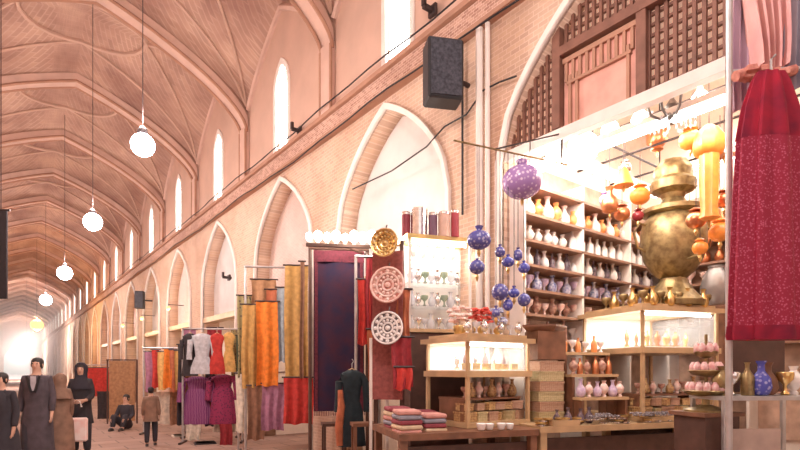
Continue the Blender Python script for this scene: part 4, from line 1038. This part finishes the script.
# ------------------------------------------------------------------ low tables, stool, rack near the rug
q = at(379, 398, 5.7)
t = thing('white_rack', 'narrow white slatted rack standing under the plates', 'rack', (q.x, q.y, 0), -.5)
for x in (-.09, .09): obj('upright', box((x, 0, 1.1), (.03, .03, 1.5)), M_white, t)
for z in (.4, 1.2, 1.8): obj('rung', box((0, 0, z), (.2, .025, .03)), M_white, t)
obj('foot', box((0, 0, .36), (.26, .2, .05)), M_dwood, t); obj('plinth', box((0, .02, .17), (.3, .26, .34)), M_dwood, t)
def stool(px, py, zc, w, label, m):
    v = at(px, py, zc); t = thing('stool', label, 'stool', (v.x, v.y, 0), -.4)
    obj('seat', box((0, 0, v.z), (w, w*.8, .04)), m, t)
    for x in (-1, 1):
        for y in (-1, 1): obj('leg', box((x*(w/2-.03), y*(w*.4-.03), v.z/2), (.035, .035, v.z-.04)), m, t)
    return t
stool(334, 424, 7.2, .34, 'low dark stool in front of the dark rug', M_dwood)
stool(364, 424, 6.2, .30, 'low wooden stool between the teal robe and the stall tables', M_wood)
# folded cloth piles at the foot of the stalls
for i, (px, py, zc, key, lab) in enumerate(((300, 436, 8.0, 'dark', 'pile of folded black cloth below the vivid red one'), (272, 440, 8.3, 'brown', 'pile of folded brown cloth below the mauve skirt'), (205, 434, 10.6, 'dark', 'dark bundle of cloth on the ground below the plum dress'), (182, 432, 11.8, 'cream', 'pale folded cloth on the ground by the scarf rail'), (318, 438, 7.9, 'pale', 'pale grey folded cloth by the low stool'))):
    v = at(px, py, zc); t = thing('folded_cloth', lab, 'cloth', (v.x, v.y, 0), -.4+i*.1)
    for k in range(4):
        bm = bmesh.new(); add_box(bm, (.01*(k % 2), 0, .04+k*.075), (.42-.02*k, .34, .07), bev=.02); obj('fold', bm, C_[key], t)

# ------------------------------------------------------------------ people
M_skin = mat('skin', (.62, .36, .26), .55, var=.05); M_hair = mat('black_hair', (.02, .015, .015), .6)
M_eye = mat('eye', (.03, .02, .02), .2); M_lip = mat('lip', (.48, .20, .17), .5); M_shoe = mat('shoe_leather', (.03, .025, .025), .4)
def skin(chains, sub=1, root=0):
    me = bpy.data.meshes.new('s'); bm = bmesh.new(); lay = bm.verts.layers.skin.verify(); cache = {}
    first = None
    for ch in chains:
        prev = None
        for pt in ch:
            key = tuple(round(c, 4) for c in pt[:3])
            if key not in cache:
                v = bm.verts.new(pt[:3]); v[lay].radius = (pt[3], pt[4] if len(pt) > 4 else pt[3]); cache[key] = v
                if first is None: first = v; v[lay].use_root = True
            v = cache[key]
            if prev is not None and prev is not v and not bm.edges.get((prev, v)): bm.edges.new((prev, v))
            prev = v
    bm.to_mesh(me); bm.free()
    o = bpy.data.objects.new('s', me); C.objects.link(o)
    m1 = o.modifiers.new('a', 'SKIN'); m1.use_smooth_shade = True; m2 = o.modifiers.new('b', 'SUBSURF'); m2.levels = m2.render_levels = sub
    bpy.context.view_layer.update()
    out = bpy.data.meshes.new_from_object(o.evaluated_get(bpy.context.evaluated_depsgraph_get()))
    bpy.data.objects.remove(o); bpy.data.meshes.remove(me)
    b = bmesh.new(); b.from_mesh(out); bpy.data.meshes.remove(out)
    for v in b.verts: v.tag = True
    return b
def person(p, rz, H, label, top, legs, pose='stand', coat=None, scarf=None, hair=True, woman=False, hands=None, collar=None, stride=0):
    t = thing('person', label, 'person', p, rz); k = H/1.72
    def sc(l): return [tuple(c*k for c in q_) for q_ in l]
    sw = .14 if woman else .155
    dz = 0; hip = .92
    if pose == 'sit':
        hip = .13; dz = hip-.92
    def Z_(z): return z+dz
    spine = [(0, 0, Z_(.93), .14, .10), (0, .0, Z_(1.08), .12, .09), (0, 0, Z_(1.25), .15, .105), (0, 0, Z_(1.40), .11, .08), (0, .0, Z_(1.48), .055), (0, .012, Z_(1.54), .058, .066), (0, .012, Z_(1.62), .076, .09), (0, .0, Z_(1.69), .06, .07)]
    A = {}; Lg = {}
    for s in (-1, 1):
        sh = (s*sw, 0, Z_(1.40), .055); 
        if hands and hands.get(s) == 'front': arm = [sh, (s*(sw+.05), .02, Z_(1.14), .045), (s*.13, .24, Z_(1.06), .03), (s*.07, .30, Z_(1.05), .034, .02)]
        elif hands and hands.get(s) == 'knee': arm = [sh, (s*(sw+.06), .08, Z_(1.16), .045), (s*.2, .32, Z_(1.08), .03), (s*.18, .39, Z_(1.07), .034, .02)]
        else: arm = [sh, (s*(sw+.05), -.02, Z_(1.12), .044), (s*(sw+.06), .05, Z_(.88), .029), (s*(sw+.06), .07, Z_(.81), .034, .02)]
        A[s] = arm
        if pose == 'sit': leg = [(s*.09, 0, Z_(.90), .09), (s*.16, .34, .40, .062), (s*.13, .42, .07, .042), (s*.13, .56, .045, .036)]
        else:
            f = stride*s
            leg = [(s*.09, 0, .88, .09), (s*.10, .02+f*.16, .49, .062), (s*.10, -.02+f*.30, .085, .042), (s*.11, .12+f*.30, .045, .036)]
        Lg[s] = leg
    def fingers(s):
        w_ = Vector(A[s][-1][:3]); d = (w_-Vector(A[s][-2][:3])).normalized(); side = d.cross(Vector((s, 0, 0))).normalized()
        if side.length < .5: side = Vector((0, 1, 0))
        out = []
        for i, L in enumerate((.062, .072, .068, .052)):
            o = side*((i-1.5)*.019); a = w_+o*.9+d*.025; b = a+o*.25+d*L*.55; c = b+d*L*.4+Vector((-s*.018, 0, -.006))
            out.append([tuple(w_)+(.034, .02), tuple(a)+(.0095,), tuple(b)+(.0085,), tuple(c)+(.007,)])
        th = w_-side*.03-d*.02; out.append([tuple(w_)+(.034, .02), tuple(th)+(.011,), tuple(th-side*.015+d*.035)+(.009,)])
        return out
    chains = [sc(spine)]
    for s in (-1, 1):
        chains.append(sc([spine[3]]+A[s])); chains.append(sc([spine[0]]+Lg[s]))
        for fch in fingers(s): chains.append(sc(fch))
    b = skin(chains, 1)
    hz = Z_(1.61)*k; add_lathe(b, [(.004, -.022*k), (.017*k, -.016*k), (.012*k, .0), (.006*k, .022*k)], 8, c=(0, .098*k, hz-.005*k))
    for s in (-1, 1): add_lathe(b, [(.004, -.028*k), (.014*k, -.015*k), (.018*k, .01*k), (.006, .026*k)], 8, c=(s*.078*k, .0, hz), sx=.5)
    obj('body', b, M_skin, t, smooth=True)
    for s in (-1, 1): obj('eye', lathe(ball(.011*k, 0, .7), 8, c=(s*.029*k, .088*k, hz+.022*k)), M_eye, t, smooth=True)
    obj('mouth', lathe(ball(.022*k, 0, .25), 10, c=(0, .078*k, hz-.045*k), sy=.5), M_lip, t, smooth=True)
    if hair:
        bm = bmesh.new(); add_lathe(bm, [(.066*k, -.055*k), (.082*k, -.02*k), (.088*k, .03*k), (.084*k, .07*k), (.062*k, .105*k), (.02*k, .122*k)], 16, c=(0, -.022*k, hz), sx=.95, sy=1.08)
        obj('hair', bm, M_hair, t, smooth=True)
    # clothes grown from the same skeleton, a little wider
    def fat(l, e): return [tuple(q_[:3])+tuple(r+e for r in q_[3:]) for q_ in l]
    e = .028
    ch = [sc(fat(spine[:4], e)+[(0, 0, Z_(1.455), .075, .07)])]
    for s in (-1, 1): ch.append(sc([fat(spine[:4], e)[3]]+fat(A[s][:3], .018)))
    obj('jacket' if not woman else 'blouse', skin(ch, 1), top, t, smooth=True)
    ch = [sc([(0, 0, Z_(1.0), .14, .11), (0, 0, Z_(.93), .16, .12)])]
    for s in (-1, 1): ch.append(sc([(0, 0, Z_(.93), .16, .12)]+fat(Lg[s][:3], .024)))
    obj('trousers', skin(ch, 1), legs, t, smooth=True)
    for s in (-1, 1):
        f = Lg[s]; bm = bmesh.new(); add_lathe(bm, [(.045*k, 0), (.058*k, .015*k), (.05*k, .06*k), (.03*k, .09*k)], 14, c=((f[2][0])*k, (f[2][1]*.45+f[3][1]*.55)*k, .0), sx=.85, sy=2.2)
        obj('shoe', bm, M_shoe, t, smooth=True)
    if coat:
        m_, bot, wid = coat
        bm = lathe([(wid*k, Z_(bot)*k), (wid*.96*k, Z_(bot+.05)*k), (wid*.86*k, Z_(.8)*k), (.165*k, Z_(1.0)*k), (.185*k, Z_(1.2)*k), (.175*k, Z_(1.38)*k), (.07*k, Z_(1.47)*k)], 28, flute=.04, nf=9, sy=.78)
        obj('coat', bm, m_, t, smooth=True)
        if collar:
            obj('shirt_front', box((0, .155*k, Z_(1.33)*k), (.07*k, .02, .22*k)), collar, t)
            for s in (-1, 1): obj('lapel', box((s*.055*k, .16*k, Z_(1.32)*k), (.035*k, .02, .26*k), ry=s*.25), M_black, t)
    if scarf:
        bm = bmesh.new(); segs = 24; rings = []
        for rr, zz in ((.20, 1.26), (.17, 1.38), (.105, 1.47), (.102, 1.55), (.112, 1.62), (.105, 1.69), (.06, 1.745), (.01, 1.76)):
            ring = []
            for i in range(segs):
                a = 2*PI*i/segs; open_ = math.sin(a) > .72 and 1.5 < zz < 1.7   # the face stays free
                r2 = rr*(.62 if open_ else 1)
                ring.append(bm.verts.new((r2*math.cos(a)*k, (r2*math.sin(a)*.95-.012)*k, Z_(zz)*k)))
            rings.append(ring)
        for a, c in zip(rings, rings[1:]):
            for i in range(segs): bm.faces.new((a[i], a[(i+1) % segs], c[(i+1) % segs], c[i]))
        bm.faces.new(rings[-1])
        obj('headscarf', bm, scarf, t, smooth=True)
    return t
M_coat = mat('charcoal_coat', (.09, .07, .085), .85, var=.2); M_trou = mat('dark_trousers', (.04, .035, .045), .85)
M_bcoat = mat('brown_coat', (.28, .16, .11), .85, var=.2)
def ground(px, zc): v = at(px, 370, zc); v.z = 0; return v
FACE = math.atan(.76)*-1
person(ground(37, 7.9), PI-.35, 1.68, 'man in a long charcoal coat walking towards the viewer at the left', M_coat, M_trou, coat=(M_coat, .28, .24), collar=mat('pale_shirt', (.5, .46, .5), .8), stride=.5)
person(ground(1, 6.8), 2.6, 1.46, 'person in black clothes at the far left edge', M_trou, M_trou, coat=(M_trou, .5, .27), hands=None, stride=.3)
wm = person(ground(81, 9.0), PI-.3, 1.60, 'woman in black headscarf holding a white bag in front of her', mat('black_coat', (.03, .025, .03), .85), M_trou, woman=True, scarf=mat('black_scarf', (.025, .02, .03), .85), coat=(mat('black_coat', (.03, .025, .03), .85), .62, .21), hands={-1: 'front', 1: 'front'})
person(ground(60, 8.4), .2, 1.42, 'person in a long brown cloak seen from behind, beside the man in charcoal', M_bcoat, M_trou, woman=True, scarf=M_bcoat, coat=(M_bcoat, .12, .27))
person(ground(151, 10.3), -.3, 1.16, 'child in a brown jacket seen from behind, in the middle of the alley', M_bcoat, M_trou, coat=(M_bcoat, .72, .22), stride=.35)
person(ground(126, 13.2), 2.5, 1.62, 'person in black sitting on the ground against the brown carpet', M_trou, M_trou, pose='sit', hands={-1: 'knee', 1: 'knee'})
# white bag held by the woman
wb_ = ground(81, 9.0); dr_ = Vector((-math.sin(PI-.3), math.cos(PI-.3), 0))
q = wb_+dr_*.30; q.z = .50
t = thing('white_bag', 'white shopping bag with pink print hanging from the woman\'s hands', 'bag', q, PI-.3)
bm = bmesh.new(); add_box(bm, (0, 0, .19), (.32, .10, .40), bev=.025)
obj('pouch', bm, mat('white_bag_plastic', (.88, .74, .70), .5, col2=(.86, .55, .50), scale=9), t)
for s in (-1, 1): obj('handle', tube([(-.07, s*.03, .38), (-.05, s*.02, .47), (0, s*.01, .50), (.05, s*.02, .47), (.07, s*.03, .38)], .008, 6), M_white, t)

# ------------------------------------------------------------------ far shops: warm lamps between the arches, boards
for i, n in enumerate(NICHE[1:9]):
    light('niche_light', 'POINT', (XW+.75, n[0], 2.55), 10, (1, .78, .58), .12)
    if i in (3, 4, 5): light('wall_light', 'POINT', (XW-.45, n[0]-.5, 3.3), 26, (1, .72, .34), .1); wl = thing('wall_lantern', ['', '', '', 'yellow bulb on an arm above the scarf rail', 'yellow bulb on an arm above the brown carpet', 'yellow bulb on an arm beyond the brown carpet'][i], 'lamp', (XW-.45, n[0]-.5, 3.42)); obj('glass', lathe(ball(.06), 12), M_lampo, wl, smooth=True); obj('arm', tube([(0, 0, .05), (0, 0, .12), (.46, 0, .12)], .012, 6), M_iron, wl)
    t = thing('shop_bulb', ['bare bulb inside the first niche shop left of the cabinet', 'bare bulb in the second niche shop', 'bare bulb in the third niche shop', 'bare bulb in the fourth niche shop', 'bare bulb in the fifth niche shop', 'bare bulb in the sixth niche shop', 'bare bulb in the seventh niche shop', 'bare bulb in the eighth niche shop'][i], 'bulb', (XW+.75, n[0], 2.7))
    obj('glass', lathe(ball(.05), 12), M_bulb, t, smooth=True); obj('wire', tube([(0, 0, .04), (0, 0, .26)], .006, 5), M_iron, t)

# thin haze volume added for soft glow in the deep part of the alley
bm = bmesh.new(); add_box(bm, (XC, (36+TEND)/2, 4.0), (2*HW-.3, TEND-36.6, 6.0))
hz_ = obj('glow_haze', bm, mat('glow_haze', (1, 1, 1))); tag(hz_, 'thin warm haze added for soft glow, filling the far part of the alley', 'haze', kind='stuff')
nt = hz_.data.materials[0].node_tree; nt.nodes.clear()
vo = nt.nodes.new('ShaderNodeOutputMaterial'); vs_ = nt.nodes.new('ShaderNodeVolumeScatter'); vs_.inputs['Density'].default_value = .022; vs_.inputs['Color'].default_value = (1, .76, .76, 1); vs_.inputs['Anisotropy'].default_value = .45
nt.links.new(vs_.outputs[0], vo.inputs['Volume'])
